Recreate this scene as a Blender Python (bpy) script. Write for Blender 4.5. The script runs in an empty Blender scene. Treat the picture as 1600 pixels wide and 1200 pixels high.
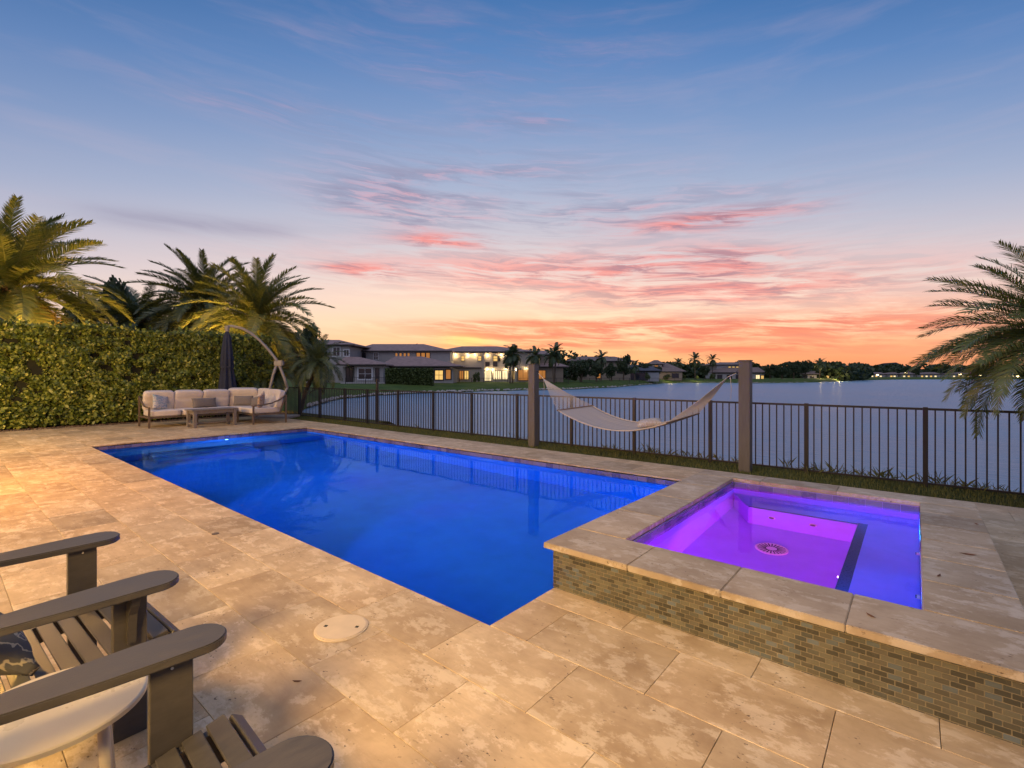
import bpy, bmesh, math, random
import numpy as np
from mathutils import Vector, Matrix, Euler

R = math.radians
random.seed(7)
rng = np.random.default_rng(11)
scene = bpy.context.scene
col = scene.collection

# ------------------------------------------------------------------ camera
EYE = 1.70
FPX = 757.0
HZ = 585.6
AX = (0.7684, -0.6400)          # picture-right expressed in the yard frame
AY = (0.6400, 0.7684)
cam_d = bpy.data.cameras.new('camera')
cam = bpy.data.objects.new('camera', cam_d); col.objects.link(cam)
cam.location = (0, 0, EYE)
cam.rotation_euler = (R(90), 0, math.atan2(0.6400, 0.7684))
cam_d.sensor_width = 36.0
cam_d.lens = FPX / 1600 * 36
cam_d.shift_y = -14.4 / 1600
cam_d.clip_start = 0.05; cam_d.clip_end = 9000
scene.camera = cam

# ------------------------------------------------------------------ node helper
class NT:
    def __init__(s, tree):
        s.t = tree; s.n = tree.nodes; s.l = tree.links
    def new(s, typ, **kw):
        n = s.n.new(typ)
        for k, v in kw.items(): setattr(n, k, v)
        return n
    def put(s, sock, v):
        if v is None: return
        if hasattr(v, 'is_output') or isinstance(v, bpy.types.NodeSocket): s.l.new(v, sock)
        else:
            if sock.type == 'RGBA' and not isinstance(v, (int, float)) and len(v) == 3: v = (*v, 1)
            sock.default_value = v
    def m(s, op, a, b=None, c=None, clamp=False):
        n = s.new('ShaderNodeMath', operation=op, use_clamp=clamp)
        for i, v in enumerate((a, b, c)):
            if v is not None: s.put(n.inputs[i], v)
        return n.outputs[0]
    def mix(s, f, a, b, blend='MIX'):
        n = s.new('ShaderNodeMix', data_type='RGBA', blend_type=blend)
        s.put(n.inputs[0], f); s.put(n.inputs[6], a); s.put(n.inputs[7], b)
        return n.outputs[2]
    def noise(s, vec, scale, detail=4, rough=0.55, dist=0.0, out=0):
        n = s.new('ShaderNodeTexNoise'); s.put(n.inputs['Vector'], vec)
        n.inputs['Scale'].default_value = scale; n.inputs['Detail'].default_value = detail
        n.inputs['Roughness'].default_value = rough; n.inputs['Distortion'].default_value = dist
        return n.outputs[out]
    def ramp(s, f, stops, interp='LINEAR'):
        n = s.new('ShaderNodeValToRGB'); s.put(n.inputs[0], f)
        cr = n.color_ramp; cr.interpolation = interp
        while len(cr.elements) > 1: cr.elements.remove(cr.elements[-1])
        cr.elements[0].position = stops[0][0]; c = stops[0][1]
        cr.elements[0].color = (*c, 1) if hasattr(c, '__len__') else (c, c, c, 1)
        for p, c in stops[1:]:
            e = cr.elements.new(p); e.color = (*c, 1) if hasattr(c, '__len__') else (c, c, c, 1)
        return n.outputs[0]
    def mapping(s, vec, scale=(1, 1, 1), loc=(0, 0, 0), rot=(0, 0, 0)):
        n = s.new('ShaderNodeMapping'); s.put(n.inputs[0], vec)
        n.inputs[1].default_value = loc; n.inputs[2].default_value = rot; n.inputs[3].default_value = scale
        return n.outputs[0]
    def bump(s, h, strength=0.3, dist=0.01, normal=None):
        n = s.new('ShaderNodeBump'); s.put(n.inputs['Height'], h)
        n.inputs['Strength'].default_value = strength; n.inputs['Distance'].default_value = dist
        if normal is not None: s.put(n.inputs['Normal'], normal)
        return n.outputs[0]

def lin(r, g, b):
    f = lambda c: (c/255/12.92 if c <= 10 else ((c/255+0.055)/1.055)**2.4)
    return (f(r), f(g), f(b))

# ------------------------------------------------------------------ world: dusk sky
world = bpy.data.worlds.new('World'); scene.world = world; world.use_nodes = True
world.node_tree.nodes.clear()
W = NT(world.node_tree)
tc = W.new('ShaderNodeTexCoord').outputs['Generated']
sep = W.new('ShaderNodeSeparateXYZ'); W.put(sep.inputs[0], tc)
dx, dy, dz = sep.outputs
fwd = W.m('ADD', W.m('MULTIPLY', dx, -0.6400), W.m('MULTIPLY', dy, 0.7684))
rgt = W.m('ADD', W.m('MULTIPLY', dx, 0.7684), W.m('MULTIPLY', dy, 0.6400))
az = W.m('ARCTAN2', rgt, fwd)                      # azimuth from the sunset, radians
el = W.m('ARCSINE', dz)
# the same tints sit lower in the sky the farther one looks from the sunset
el_pos = W.m('MINIMUM', W.m('MULTIPLY', W.m('MAXIMUM', el, 0.0), W.m('MULTIPLY_ADD', W.m('COSINE', az), -0.85, 1.85)), 1.5708)
base = W.ramp(W.m('DIVIDE', el_pos, 1.5708), [
    (0.000, lin(242, 156, 106)), (0.014, lin(250, 178, 120)), (0.035, lin(253, 197, 142)),
    (0.065, lin(252, 215, 176)), (0.100, lin(242, 214, 196)), (0.135, lin(222, 205, 202)),
    (0.180, lin(192, 190, 202)), (0.230, lin(162, 174, 200)), (0.300, lin(126, 151, 192)),
    (0.370, lin(88, 128, 182)), (0.430, lin(60, 108, 166)), (0.70, lin(46, 84, 142)), (1.0, lin(36, 66, 120))])
# warmth falls off away from the sunset, cooler slate to the far left and right
cosaz = W.m('COSINE', W.m('SUBTRACT', az, 0.12))
away = W.m('MULTIPLY_ADD', cosaz, -0.5, 0.5, clamp=True)
lowmask = W.ramp(el_pos, [(0.0, 1.0), (0.5, 0.0)])
cool = W.ramp(W.m('DIVIDE', el_pos, 1.5708), [(0.0, lin(190, 130, 130)), (0.1, lin(176, 160, 180)), (0.3, lin(110, 130, 175)), (1.0, lin(36, 66, 120))])
sky = W.mix(W.m('MULTIPLY', away, 1.1, clamp=True), base, cool)
# left part of the view is greyer
leftg = W.m('MULTIPLY', W.m('MULTIPLY_ADD', az, -1.1, -0.15, clamp=True), 0.32)
sky = W.mix(leftg, sky, W.ramp(W.m('DIVIDE', el_pos, 1.5708), [(0.0, lin(238, 190, 160)), (0.12, lin(205, 198, 208)), (0.22, lin(158, 165, 192)), (0.42, lin(66, 106, 156)), (1.0, lin(40, 64, 110))]))
# yellow core where the sun went down
def gauss(a0, e0, sa, se):
    A = W.m('DIVIDE', W.m('SUBTRACT', az, R(a0)), R(sa)); E_ = W.m('DIVIDE', W.m('SUBTRACT', el, R(e0)), R(se))
    q = W.m('ADD', W.m('MULTIPLY', A, A), W.m('MULTIPLY', E_, E_))
    return W.m('EXPONENT', W.m('MULTIPLY', q, -1.0))
def add(*xs):
    r = xs[0]
    for x in xs[1:]: r = W.m('ADD', r, x)
    return r
sky = W.mix(W.m('MULTIPLY', gauss(-5.2, 4.1, 3.2, 0.9), 0.75), sky, lin(255, 222, 120))
sky = W.mix(W.m('MULTIPLY', gauss(2, 6.0, 24, 4.5), 0.22), sky, lin(255, 218, 176))
sky = W.mix(W.m('MULTIPLY', gauss(38, 1.2, 16, 2.6), 0.5), sky, lin(244, 134, 90))
# streaked high clouds
ev = W.new('ShaderNodeCombineXYZ')
tilt = W.m('ADD', W.m('MULTIPLY', el, 1.0), W.m('MULTIPLY', az, 0.05))
W.put(ev.inputs[0], az); W.put(ev.inputs[1], tilt); ev.inputs[2].default_value = 0.0
cv = ev.outputs[0]
warp = W.noise(cv, 4.0, 3, 0.5, 0, 1)
wv = W.new('ShaderNodeVectorMath', operation='MULTIPLY_ADD'); W.put(wv.inputs[0], warp); wv.inputs[1].default_value = (0.14, 0.03, 0); W.put(wv.inputs[2], cv)
cw = wv.outputs[0]
n1 = W.noise(W.mapping(cw, (4.2, 46, 1), (3.1, 1.7, 0)), 1.0, 8, 0.64, 0.5)
n2 = W.noise(W.mapping(cw, (9.0, 90, 1), (7.3, 4.2, 0)), 1.0, 8, 0.66, 0.6)
n3 = W.noise(W.mapping(cw, (2.4, 19, 1), (1.3, 9.2, 0)), 1.0, 7, 0.6, 0.3)
nn = W.m('ADD', W.m('MULTIPLY', n1, 0.6), W.m('MULTIPLY', n2, 0.4))
def thresh(n, lo, hi):
    return W.ramp(n, [(lo, 0.0), (hi, 1.0)], 'EASE')
# (azimuth, elevation, widths, strength) of each bank in view; wisps elsewhere
low = add(W.m('MULTIPLY', gauss(11, 5.0, 18, 1.25), 1.9), W.m('MULTIPLY', gauss(0, 3.4, 10, 0.4), 0.9), W.m('MULTIPLY', gauss(38, 4.6, 13, 2.2), 0.75),
          W.m('MULTIPLY', gauss(24, 2.8, 10, 0.7), 0.9), W.m('MULTIPLY', gauss(-2, 5.9, 9, 0.5), 0.8))
mid = add(W.m('MULTIPLY', gauss(20, 12.2, 6.5, 1.2), 1.6), W.m('MULTIPLY', gauss(-17, 11.7, 4, 0.6), 1.5), W.m('MULTIPLY', gauss(4, 12.0, 22, 2.4), 0.85),
          W.m('MULTIPLY', gauss(22, 16.5, 8, 0.9), 1.2), W.m('MULTIPLY', gauss(-8, 15.4, 5, 0.8), 1.2), W.m('MULTIPLY', gauss(24, 8.9, 18, 2.0), 0.95))
high = add(W.m('MULTIPLY', gauss(-14, 19.6, 7, 2.0), 1.6), W.m('MULTIPLY', gauss(-11, 17.8, 3.2, 1.0), 1.0), W.m('MULTIPLY', gauss(7, 18.0, 20, 2.6), 1.0),
           W.m('MULTIPLY', gauss(-4, 23, 16, 2.0), 0.6), W.m('MULTIPLY', gauss(3, 27.5, 8, 1.2), 0.55), W.m('MULTIPLY', gauss(-22, 26, 12, 1.4), 0.35), W.m('MULTIPLY', gauss(-1, 33, 18, 3.5), 0.30))
edge = thresh(nn, 0.40, 0.60)
f_low = W.m('MULTIPLY', W.m('MINIMUM', low, 1.0), thresh(nn, 0.39, 0.55), clamp=True)
f_mid = W.m('MULTIPLY', W.m('MINIMUM', mid, 1.0), thresh(nn, 0.39, 0.55), clamp=True)
f_high = W.m('MULTIPLY', W.m('MINIMUM', high, 1.0), thresh(W.m('ADD', W.m('MULTIPLY', nn, 0.6), W.m('MULTIPLY', n3, 0.4)), 0.41, 0.62), clamp=True)
sky = W.mix(W.m('MULTIPLY', f_high, 0.82), sky, W.mix(thresh(n2, 0.38, 0.54), lin(226, 150, 160), lin(132, 126, 156)))
sky = W.mix(W.m('MULTIPLY', f_mid, 0.85), sky, W.mix(thresh(n2, 0.45, 0.62), lin(240, 138, 130), lin(170, 112, 126)))
sky = W.mix(W.m('MULTIPLY', f_low, 0.85), sky, W.mix(thresh(n2, 0.40, 0.66), lin(250, 136, 104), lin(228, 112, 96)))
# long grey-lavender streaks on the left
st_el = W.m('SUBTRACT', el, W.m('MULTIPLY_ADD', W.m('SUBTRACT', az, R(-33)), 0.05, R(14.6)))
stg = W.m('EXPONENT', W.m('MULTIPLY', W.m('POWER', W.m('ABSOLUTE', W.m('DIVIDE', st_el, R(0.8))), 2.0), -1.0))
saz = W.m('EXPONENT', W.m('MULTIPLY', W.m('POWER', W.m('ABSOLUTE', W.m('DIVIDE', W.m('SUBTRACT', az, R(-33)), R(8.5))), 4.0), -1.0))
sky = W.mix(W.m('MULTIPLY', W.m('MULTIPLY', stg, saz), W.m('MULTIPLY', W.m('MULTIPLY_ADD', n1, 1.6, -0.1, clamp=True), 0.8)), sky, lin(140, 136, 162))
# thin veil everywhere for texture
veil = W.m('MULTIPLY', thresh(n3, 0.45, 0.75), 0.24)
sky = W.mix(veil, sky, W.mix(0.5, sky, lin(206, 180, 190)))
# below the horizon: same as low sky but dim ground tone
below = W.m('LESS_THAN', dz, -0.002)
sky = W.mix(below, sky, lin(120, 110, 110))
bg = W.new('ShaderNodeBackground'); W.put(bg.inputs[0], sky); bg.inputs[1].default_value = 1.0
# faint physical twilight scattering on top
nish = W.new('ShaderNodeTexSky'); nish.sky_type = 'NISHITA'; nish.sun_disc = False
nish.sun_elevation = R(1.0); nish.sun_rotation = R(-39.8 - 4)
bg2 = W.new('ShaderNodeBackground'); W.put(bg2.inputs[0], nish.outputs[0]); bg2.inputs[1].default_value = 0.012
ads = W.new('ShaderNodeAddShader'); W.l.new(bg.outputs[0], ads.inputs[0]); W.l.new(bg2.outputs[0], ads.inputs[1])
wo = W.new('ShaderNodeOutputWorld'); W.l.new(ads.outputs[0], wo.inputs[0])

# ------------------------------------------------------------------ lights
def sun(name, direction, strength, color, angle):
    d = bpy.data.lights.new(name, 'SUN'); d.energy = strength; d.color = color; d.angle = R(angle)
    o = bpy.data.objects.new(name, d); col.objects.link(o)
    o.rotation_euler = Vector(direction).to_track_quat('-Z', 'Y').to_euler(); return o
sun('dusk_fill', (-0.10, 0.55, -0.9), 0.82, (0.96, 0.92, 1.0), 80)  # added soft fill from behind the camera, the sun itself is down

def lamp(name, loc, power, color, radius=0.1, spot=None, target=None, blend=0.6):
    d = bpy.data.lights.new(name, 'SPOT' if spot else 'POINT'); d.energy = power; d.color = color; d.shadow_soft_size = radius
    o = bpy.data.objects.new(name, d); col.objects.link(o); o.location = loc
    if spot:
        d.spot_size = R(spot); d.spot_blend = blend
        o.rotation_euler = (Vector(target) - Vector(loc)).to_track_quat('-Z', 'Y').to_euler()
    return o
WARM = (1.0, 0.62, 0.20); AMBER = (1.0, 0.48, 0.10)
lamp('patio_lamp', (-10.6, -1.3, 2.6), 1150, AMBER, 0.12)
lamp('patio_lamp', (-4.8, -2.4, 2.8), 560, WARM, 0.8)
lamp('patio_lamp', (-0.3, -2.2, 2.9), 1500, WARM, 0.6, 84, (-1.9, 0.8, 0), 1.0)
lamp('patio_lamp', (-16.5, -2.2, 2.9), 1300, WARM, 0.12)
# underwater lamps, plus added fill points that have no fixture
BLUE = (0.0, 0.20, 0.95)
for x in (-12.2, -8.4, -5.0):
    lamp('pool_lamp_and_fill', (x, 2.50, -0.62), 760, BLUE, 0.0, 128, (x + 1.6, 6.5, -0.85), 1.0)
lamp('pool_lamp_and_fill', (-15.02, 5.4, -0.30), 110, (0.25, 0.50, 1.0), 0.0)
lamp('pool_lamp_and_fill', (-2.6, 7.4, -0.9), 60, BLUE, 0.0)  # added weak ambient fill for the dark water, no fixture
lamp('spa_lamp_and_fill', (-0.56, 5.12, -0.46), 46, (1.0, 0.12, 0.62), 0.0)
lamp('spa_lamp_and_fill', (-0.90, 3.68, -0.10), 500, (1.0, 0.05, 0.75), 0.0, 100, (-0.95, 5.0, -0.72), 1.0)
lamp('spa_lamp_and_fill', (-0.95, 3.72, -0.42), 26, (0.55, 0.02, 0.95), 0.0)
lamp('spa_lamp_and_fill', (-1.70, 4.2, -0.2), 26, (0.55, 0.0, 1.0), 0.0)
lamp('spa_lamp_and_fill', (-0.04, 4.0, 0.12), 62, (0.0, 0.30, 1.0), 0.0)  # added blue ambient fill over the right bench, no fixture
lamp('spa_lamp_and_fill', (-0.04, 6.3, 0.10), 60, (0.0, 0.30, 1.0), 0.0)  # second added blue fill, at the far end of the bench
# landscape uplights at the palms
scene.view_settings.view_transform = 'Standard'
scene.view_settings.look = 'None'
scene.view_settings.exposure = 0.14
scene.view_settings.gamma = 1.0
scene.render.resolution_x = 1024; scene.render.resolution_y = 768
scene.render.engine = 'CYCLES'
scene.cycles.max_bounces = 8; scene.cycles.transparent_max_bounces = 8
scene.cycles.transmission_bounces = 6; scene.cycles.glossy_bounces = 3; scene.cycles.diffuse_bounces = 3
scene.cycles.caustics_reflective = False; scene.cycles.caustics_refractive = True
scene.cycles.sample_clamp_indirect = 4.0

# ------------------------------------------------------------------ geometry helpers
def camw(X, Y, z=0.0):
    return Vector((X*AX[0] + Y*AX[1], X*AY[0] + Y*AY[1], z))
def sight(u, Y, v=None):
    "point seen in column u (row v) of the photograph at depth Y"
    return camw((u-800)/FPX*Y, Y, 0.0 if v is None else EYE - (v-HZ)*Y/FPX)
YAW = math.atan2(0.6400, 0.7684)

class MB:
    def __init__(s): s.v = []; s.f = []; s.smooth = False
    def add(s, vs, fs):
        k = len(s.v); s.v += [tuple(p) for p in vs]; s.f += [tuple(i+k for i in f) for f in fs]
        return s
    def box(s, lo, hi, M=None):
        x0, y0, z0 = lo; x1, y1, z1 = hi
        vs = [(x0,y0,z0),(x1,y0,z0),(x1,y1,z0),(x0,y1,z0),(x0,y0,z1),(x1,y0,z1),(x1,y1,z1),(x0,y1,z1)]
        if M is not None: vs = [M @ Vector(p) for p in vs]
        return s.add(vs, [(0,3,2,1),(4,5,6,7),(0,1,5,4),(1,2,6,5),(2,3,7,6),(3,0,4,7)])
    def tube(s, pts, rad, n=8, caps=True):
        pts = [Vector(p) for p in pts]
        rs = rad if hasattr(rad, '__len__') else [rad]*len(pts)
        rings = []
        up = Vector((0, 0, 1))
        for i, p in enumerate(pts):
            d = (pts[min(i+1, len(pts)-1)] - pts[max(i-1, 0)]).normalized()
            a = d.cross(up)
            if a.length < 1e-3: a = d.cross(Vector((1, 0, 0)))
            a.normalize(); b = a.cross(d).normalized()
            rings.append([p + (a*math.cos(t) + b*math.sin(t))*rs[i] for t in [2*math.pi*j/n for j in range(n)]])
        vs = [q for r in rings for q in r]; fs = []
        for i in range(len(pts)-1):
            for j in range(n):
                fs.append((i*n+j, i*n+(j+1) % n, (i+1)*n+(j+1) % n, (i+1)*n+j))
        if caps: fs += [tuple(range(n-1, -1, -1)), tuple((len(pts)-1)*n+j for j in range(n))]
        return s.add(vs, fs)
    def beam(s, p0, p1, w, h, up=(0, 0, 1)):
        p0 = Vector(p0); p1 = Vector(p1); d = (p1-p0); L = d.length; d.normalize()
        a = d.cross(Vector(up)); a.normalize(); b = a.cross(d)
        M = Matrix((( d.x, a.x, b.x, p0.x), (d.y, a.y, b.y, p0.y), (d.z, a.z, b.z, p0.z), (0, 0, 0, 1)))
        return s.box((0, -w/2, -h/2), (L, w/2, h/2), M)
    def prism(s, poly, z0, z1, M=None):
        n = len(poly)
        vs = [(x, y, z0) for x, y in poly] + [(x, y, z1) for x, y in poly]
        if M is not None: vs = [M @ Vector(p) for p in vs]
        fs = [tuple(range(n-1, -1, -1)), tuple(range(n, 2*n))] + [(i, (i+1) % n, n+(i+1) % n, n+i) for i in range(n)]
        return s.add(vs, fs)
    def mesh(s, name, mat, bevel=0.0, smooth=False):
        me = bpy.data.meshes.new(name); me.from_pydata(s.v, [], s.f)
        if bevel > 0:
            bm = bmesh.new(); bm.from_mesh(me)
            bmesh.ops.bevel(bm, geom=list(bm.edges), offset=bevel, segments=1 if bevel < 0.004 else 2, affect='EDGES', clamp_overlap=True)
            bm.to_mesh(me); bm.free()
        if smooth: me.polygons.foreach_set('use_smooth', [True]*len(me.polygons))
        if mat: me.materials.append(mat)
        me.update(); return me
    def build(s, name, mat, parent=None, bevel=0.0, smooth=False, **tags):
        return link(name, s.mesh(name, mat, bevel, smooth), parent, **tags)

def link(name, me, parent=None, loc=None, rot=None, scale=None, **tags):
    o = bpy.data.objects.new(name, me); col.objects.link(o)
    if parent is not None: o.parent = parent
    if loc is not None: o.location = loc
    if rot is not None: o.rotation_euler = rot
    if scale is not None: o.scale = scale if hasattr(scale, '__len__') else (scale,)*3
    for k, v in tags.items():
        if v: o[k] = v
    return o
def thing(name, label, category, loc=(0, 0, 0), rz=0.0, group=None):
    return link(name, None, None, loc, (0, 0, rz), label=label, category=category, group=group)
def copy_tree(o, parent=None):
    c = o.copy(); col.objects.link(c); c.parent = parent
    for ch in list(o.children): copy_tree(ch, c)
    return c

def np_mesh(name, verts, nper, mat, rnd=None, smooth=False):
    "verts (N*nper,3) -> N polygons of nper vertices, with a float face attribute rnd"
    N = len(verts)//nper
    me = bpy.data.meshes.new(name)
    me.vertices.add(len(verts)); me.vertices.foreach_set('co', np.asarray(verts, dtype=np.float32).ravel())
    me.loops.add(N*nper); me.loops.foreach_set('vertex_index', np.arange(N*nper, dtype=np.int32))
    me.polygons.add(N); me.polygons.foreach_set('loop_start', np.arange(0, N*nper, nper, dtype=np.int32))
    me.polygons.foreach_set('loop_total', np.full(N, nper, dtype=np.int32))
    if rnd is not None:
        a = me.attributes.new('rnd', 'FLOAT', 'FACE'); a.data.foreach_set('value', np.asarray(rnd, dtype=np.float32))
    if mat: me.materials.append(mat)
    me.update(calc_edges=True); me.validate(); return me

def leaf_cloud(centers, size, mat, name, aspect=0.5, tilt=None, sizevar=0.35):
    "six-cornered leaves at the given centres, random orientation"
    N = len(centers)
    a = rng.normal(size=(N, 3)); a /= np.linalg.norm(a, axis=1)[:, None]
    if tilt is not None: a = a*0.75 + np.asarray(tilt); a /= np.linalg.norm(a, axis=1)[:, None]
    b = rng.normal(size=(N, 3)); b -= (b*a).sum(1)[:, None]*a; b /= np.linalg.norm(b, axis=1)[:, None]
    c = np.cross(a, b)
    s = size*(1 + sizevar*rng.uniform(-1, 1, N))[:, None]
    tpl = [(-0.5, 0, 0), (-0.2, 0.5, .06), (0.25, 0.45, .05), (0.5, 0, 0), (0.25, -0.45, .05), (-0.2, -0.5, .06)]
    out = np.empty((N, 6, 3))
    for i, (p, q, r) in enumerate(tpl): out[:, i] = centers + b*p*s + c*(q*aspect)*s + a*r*s
    return np_mesh(name, out.reshape(-1, 3), 6, mat, rng.uniform(0, 1, N))

# ------------------------------------------------------------------ materials
def material(name):
    m = bpy.data.materials.new(name); m.use_nodes = True
    t = NT(m.node_tree); b = m.node_tree.nodes['Principled BSDF']
    return m, t, b
def rnd_of(t):
    a = t.new('ShaderNodeAttribute', attribute_name='rnd').outputs['Fac']
    o = t.new('ShaderNodeObjectInfo').outputs['Random']
    return t.m('FRACT', t.m('ADD', a, o))
def simple(name, c, rough=0.6, var=0.15, scale=8.0, bump=0.0, metallic=0.0, stretch=(1, 1, 1), spec=0.5):
    m, t, b = material(name)
    pos = t.new('ShaderNodeTexCoord').outputs['Object']
    n = t.noise(t.mapping(pos, stretch), scale, 6, 0.6)
    dk = tuple(x*(1-var) for x in c); lt = tuple(min(1, x*(1+var)) for x in c)
    t.put(b.inputs['Base Color'], t.mix(t.ramp(n, [(0.3, 0.0), (0.7, 1.0)]), dk, lt))
    t.put(b.inputs['Roughness'], t.m('MULTIPLY_ADD', n, 0.2, rough-0.1, clamp=True))
    b.inputs['Metallic'].default_value = metallic
    b.inputs['Specular IOR Level'].default_value = spec
    if bump: t.put(b.inputs['Normal'], t.bump(t.noise(t.mapping(pos, stretch), scale*6, 4), bump, 0.004))
    return m
def emit(name, c, strength, var=0.4, scale=1.5):
    m, t, b = material(name)
    pos = t.new('ShaderNodeTexCoord').outputs['Object']
    n = t.noise(pos, scale, 3, 0.6)
    t.put(b.inputs['Base Color'], (0.05, 0.04, 0.03))
    t.put(b.inputs['Emission Color'], t.mix(n, tuple(x*(1-var) for x in c), c))
    b.inputs['Emission Strength'].default_value = strength
    return m

def travertine(name, tint=(1, 1, 1), dark=1.0):
    m, t, b = material(name)
    r = rnd_of(t)
    pos = t.new('ShaderNodeNewGeometry').outputs['Position']
    off = t.new('ShaderNodeCombineXYZ'); t.put(off.inputs[0], t.m('MULTIPLY', r, 37.0)); t.put(off.inputs[1], t.m('MULTIPLY', r, 91.0))
    t.put(off.inputs[2], t.m('MULTIPLY', r, 13.0))
    va = t.new('ShaderNodeVectorMath', operation='ADD'); t.put(va.inputs[0], pos); t.put(va.inputs[1], off.outputs[0])
    p = va.outputs[0]
    big = t.noise(p, 2.2, 6, 0.62, 0.25)
    patch = t.noise(t.mapping(p, (1, 1.5, 1)), 4.6, 12, 0.72, 0.15)
    vein = t.noise(t.mapping(p, (1.6, 7.0, 1), (0, 0, 0), (0, 0, 0.12)), 2.4, 9, 0.70, 0.2)
    fine = t.noise(p, 60, 4, 0.7)
    c = t.mix(t.ramp(big, [(0.34, 0.0), (0.68, 1.0)]), (0.40*tint[0], 0.28*tint[1], 0.145*tint[2]), (0.66*tint[0], 0.51*tint[1], 0.31*tint[2]))
    c = t.mix(t.m('MULTIPLY', t.ramp(patch, [(0.515, 0.0), (0.575, 1.0)]), 0.62), c, (0.80*tint[0], 0.67*tint[1], 0.47*tint[2]))
    c = t.mix(t.m('MULTIPLY', t.ramp(vein, [(0.46, 0.0), (0.68, 1.0)]), 0.36), c, (0.33*tint[0], 0.22*tint[1], 0.125*tint[2]))
    c = t.mix(t.m('MULTIPLY', fine, 0.22), c, (0.45, 0.36, 0.25))
    rr = t.ramp(r, [(0.0, 0.72), (0.15, 0.88), (0.5, 1.0), (1.0, 1.10)])
    c = t.mix(1.0, c, rr, 'MULTIPLY')
    warmv = t.m('FRACT', t.m('MULTIPLY', r, 7.13))
    c = t.mix(t.m('MULTIPLY', warmv, 0.30), c, t.mix(1.0, c, (1.0, 0.86, 0.68), 'MULTIPLY'))
    # pits
    pn = t.noise(t.mapping(p, (1, 1.5, 1)), 38, 2, 0.5)
    gate = t.ramp(t.noise(p, 4.3, 3, 0.5), [(0.48, 0.0), (0.62, 1.0)])
    pit = t.m('MULTIPLY', t.ramp(pn, [(0.655, 0.0), (0.70, 1.0)]), gate)
    c = t.mix(t.m('MULTIPLY', pit, 0.85), c, (0.09, 0.055, 0.03))
    if dark != 1.0: c = t.mix(1.0, c, (dark,)*3, 'MULTIPLY')
    t.put(b.inputs['Base Color'], c)
    t.put(b.inputs['Roughness'], t.m('MULTIPLY_ADD', patch, 0.30, 0.36, clamp=True))
    b.inputs['Specular IOR Level'].default_value = 0.35
    h = t.m('SUBTRACT', t.m('MULTIPLY', fine, 0.25), t.m('MULTIPLY', pit, 1.0))
    h = t.m('ADD', h, t.m('MULTIPLY', patch, 0.5))
    t.put(b.inputs['Normal'], t.bump(h, 0.5, 0.004))
    return m
M = {}
M['travertine'] = travertine('travertine')
M['coping'] = travertine('coping_travertine', (0.80, 0.86, 1.0))
M['grout'] = simple('grout', (0.09, 0.065, 0.04), 0.9, 0.3, 20)
M['grout_light'] = simple('wall_grout', (0.26, 0.215, 0.135), 0.9, 0.25, 20)
M['earth'] = simple('earth', (0.07, 0.05, 0.035), 0.95, 0.4, 6, 0.5)
M['mulch'] = simple('mulch', (0.10, 0.065, 0.045), 0.95, 0.5, 22, 0.6)

def glass_tile():
    m, t, b = material('glass_mosaic')
    r = rnd_of(t); pos = t.new('ShaderNodeNewGeometry').outputs['Position']
    c = t.ramp(r, [(0.0, (0.10, 0.085, 0.045)), (0.18, (0.19, 0.155, 0.085)), (0.34, (0.26, 0.21, 0.12)), (0.50, (0.33, 0.28, 0.16)),
                   (0.66, (0.22, 0.20, 0.125)), (0.80, (0.14, 0.14, 0.10)), (0.90, (0.24, 0.27, 0.24)), (0.96, (0.31, 0.36, 0.35)), (1.0, (0.07, 0.065, 0.045))], 'CONSTANT')
    n = t.noise(t.mapping(pos, (18, 18, 60)), 1.0, 6, 0.6, 1.0)
    c = t.mix(t.m('MULTIPLY', n, 0.5), c, t.mix(1.0, c, (0.45, 0.42, 0.36), 'MULTIPLY'))
    lime = t.ramp(t.noise(pos, 7.0, 8, 0.7, 0.5), [(0.55, 0.0), (0.72, 1.0)])
    c = t.mix(t.m('MULTIPLY', lime, 0.45), c, (0.46, 0.38, 0.25))
    rust = t.ramp(t.noise(t.mapping(pos, (1, 1, 0.5), (3, 0, 0)), 3.1, 4, 0.6), [(0.66, 0.0), (0.74, 1.0)])
    c = t.mix(t.m('MULTIPLY', rust, 0.6), c, (0.16, 0.06, 0.02))
    c = t.mix(0.22, c, (0.20, 0.175, 0.125))
    c = t.mix(1.0, c, (0.52, 0.56, 0.62), 'MULTIPLY')
    t.put(b.inputs['Base Color'], c)
    t.put(b.inputs['Roughness'], t.m('MULTIPLY_ADD', n, 0.45, 0.12, clamp=True))
    t.put(b.inputs['Normal'], t.bump(n, 0.25, 0.003)); return m
M['mosaic'] = glass_tile()
def waterline_tile():
    m, t, b = material('waterline_tile')
    r = rnd_of(t); pos = t.new('ShaderNodeNewGeometry').outputs['Position']
    c = t.ramp(r, [(0.0, (0.10, 0.10, 0.22)), (0.3, (0.22, 0.19, 0.34)), (0.6, (0.40, 0.34, 0.48)), (0.85, (0.30, 0.24, 0.36))], 'LINEAR')
    n = t.noise(pos, 22, 6, 0.7, 1.0)
    c = t.mix(t.ramp(n, [(0.50, 0.0), (0.66, 1.0)]), c, (0.40, 0.36, 0.46))
    c = t.mix(1.0, c, (0.5, 0.5, 0.6), 'MULTIPLY')
    t.put(b.inputs['Base Color'], c); b.inputs['Roughness'].default_value = 0.25; return m
M['waterline'] = waterline_tile()
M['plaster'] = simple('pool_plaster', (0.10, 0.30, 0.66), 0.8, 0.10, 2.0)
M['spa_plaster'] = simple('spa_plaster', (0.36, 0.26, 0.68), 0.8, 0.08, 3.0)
M['trim'] = simple('dark_trim_tile', (0.03, 0.04, 0.09), 0.3, 0.6, 60)
M['white_plastic'] = simple('white_plastic', (0.72, 0.66, 0.55), 0.5, 0.06, 4)
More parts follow.
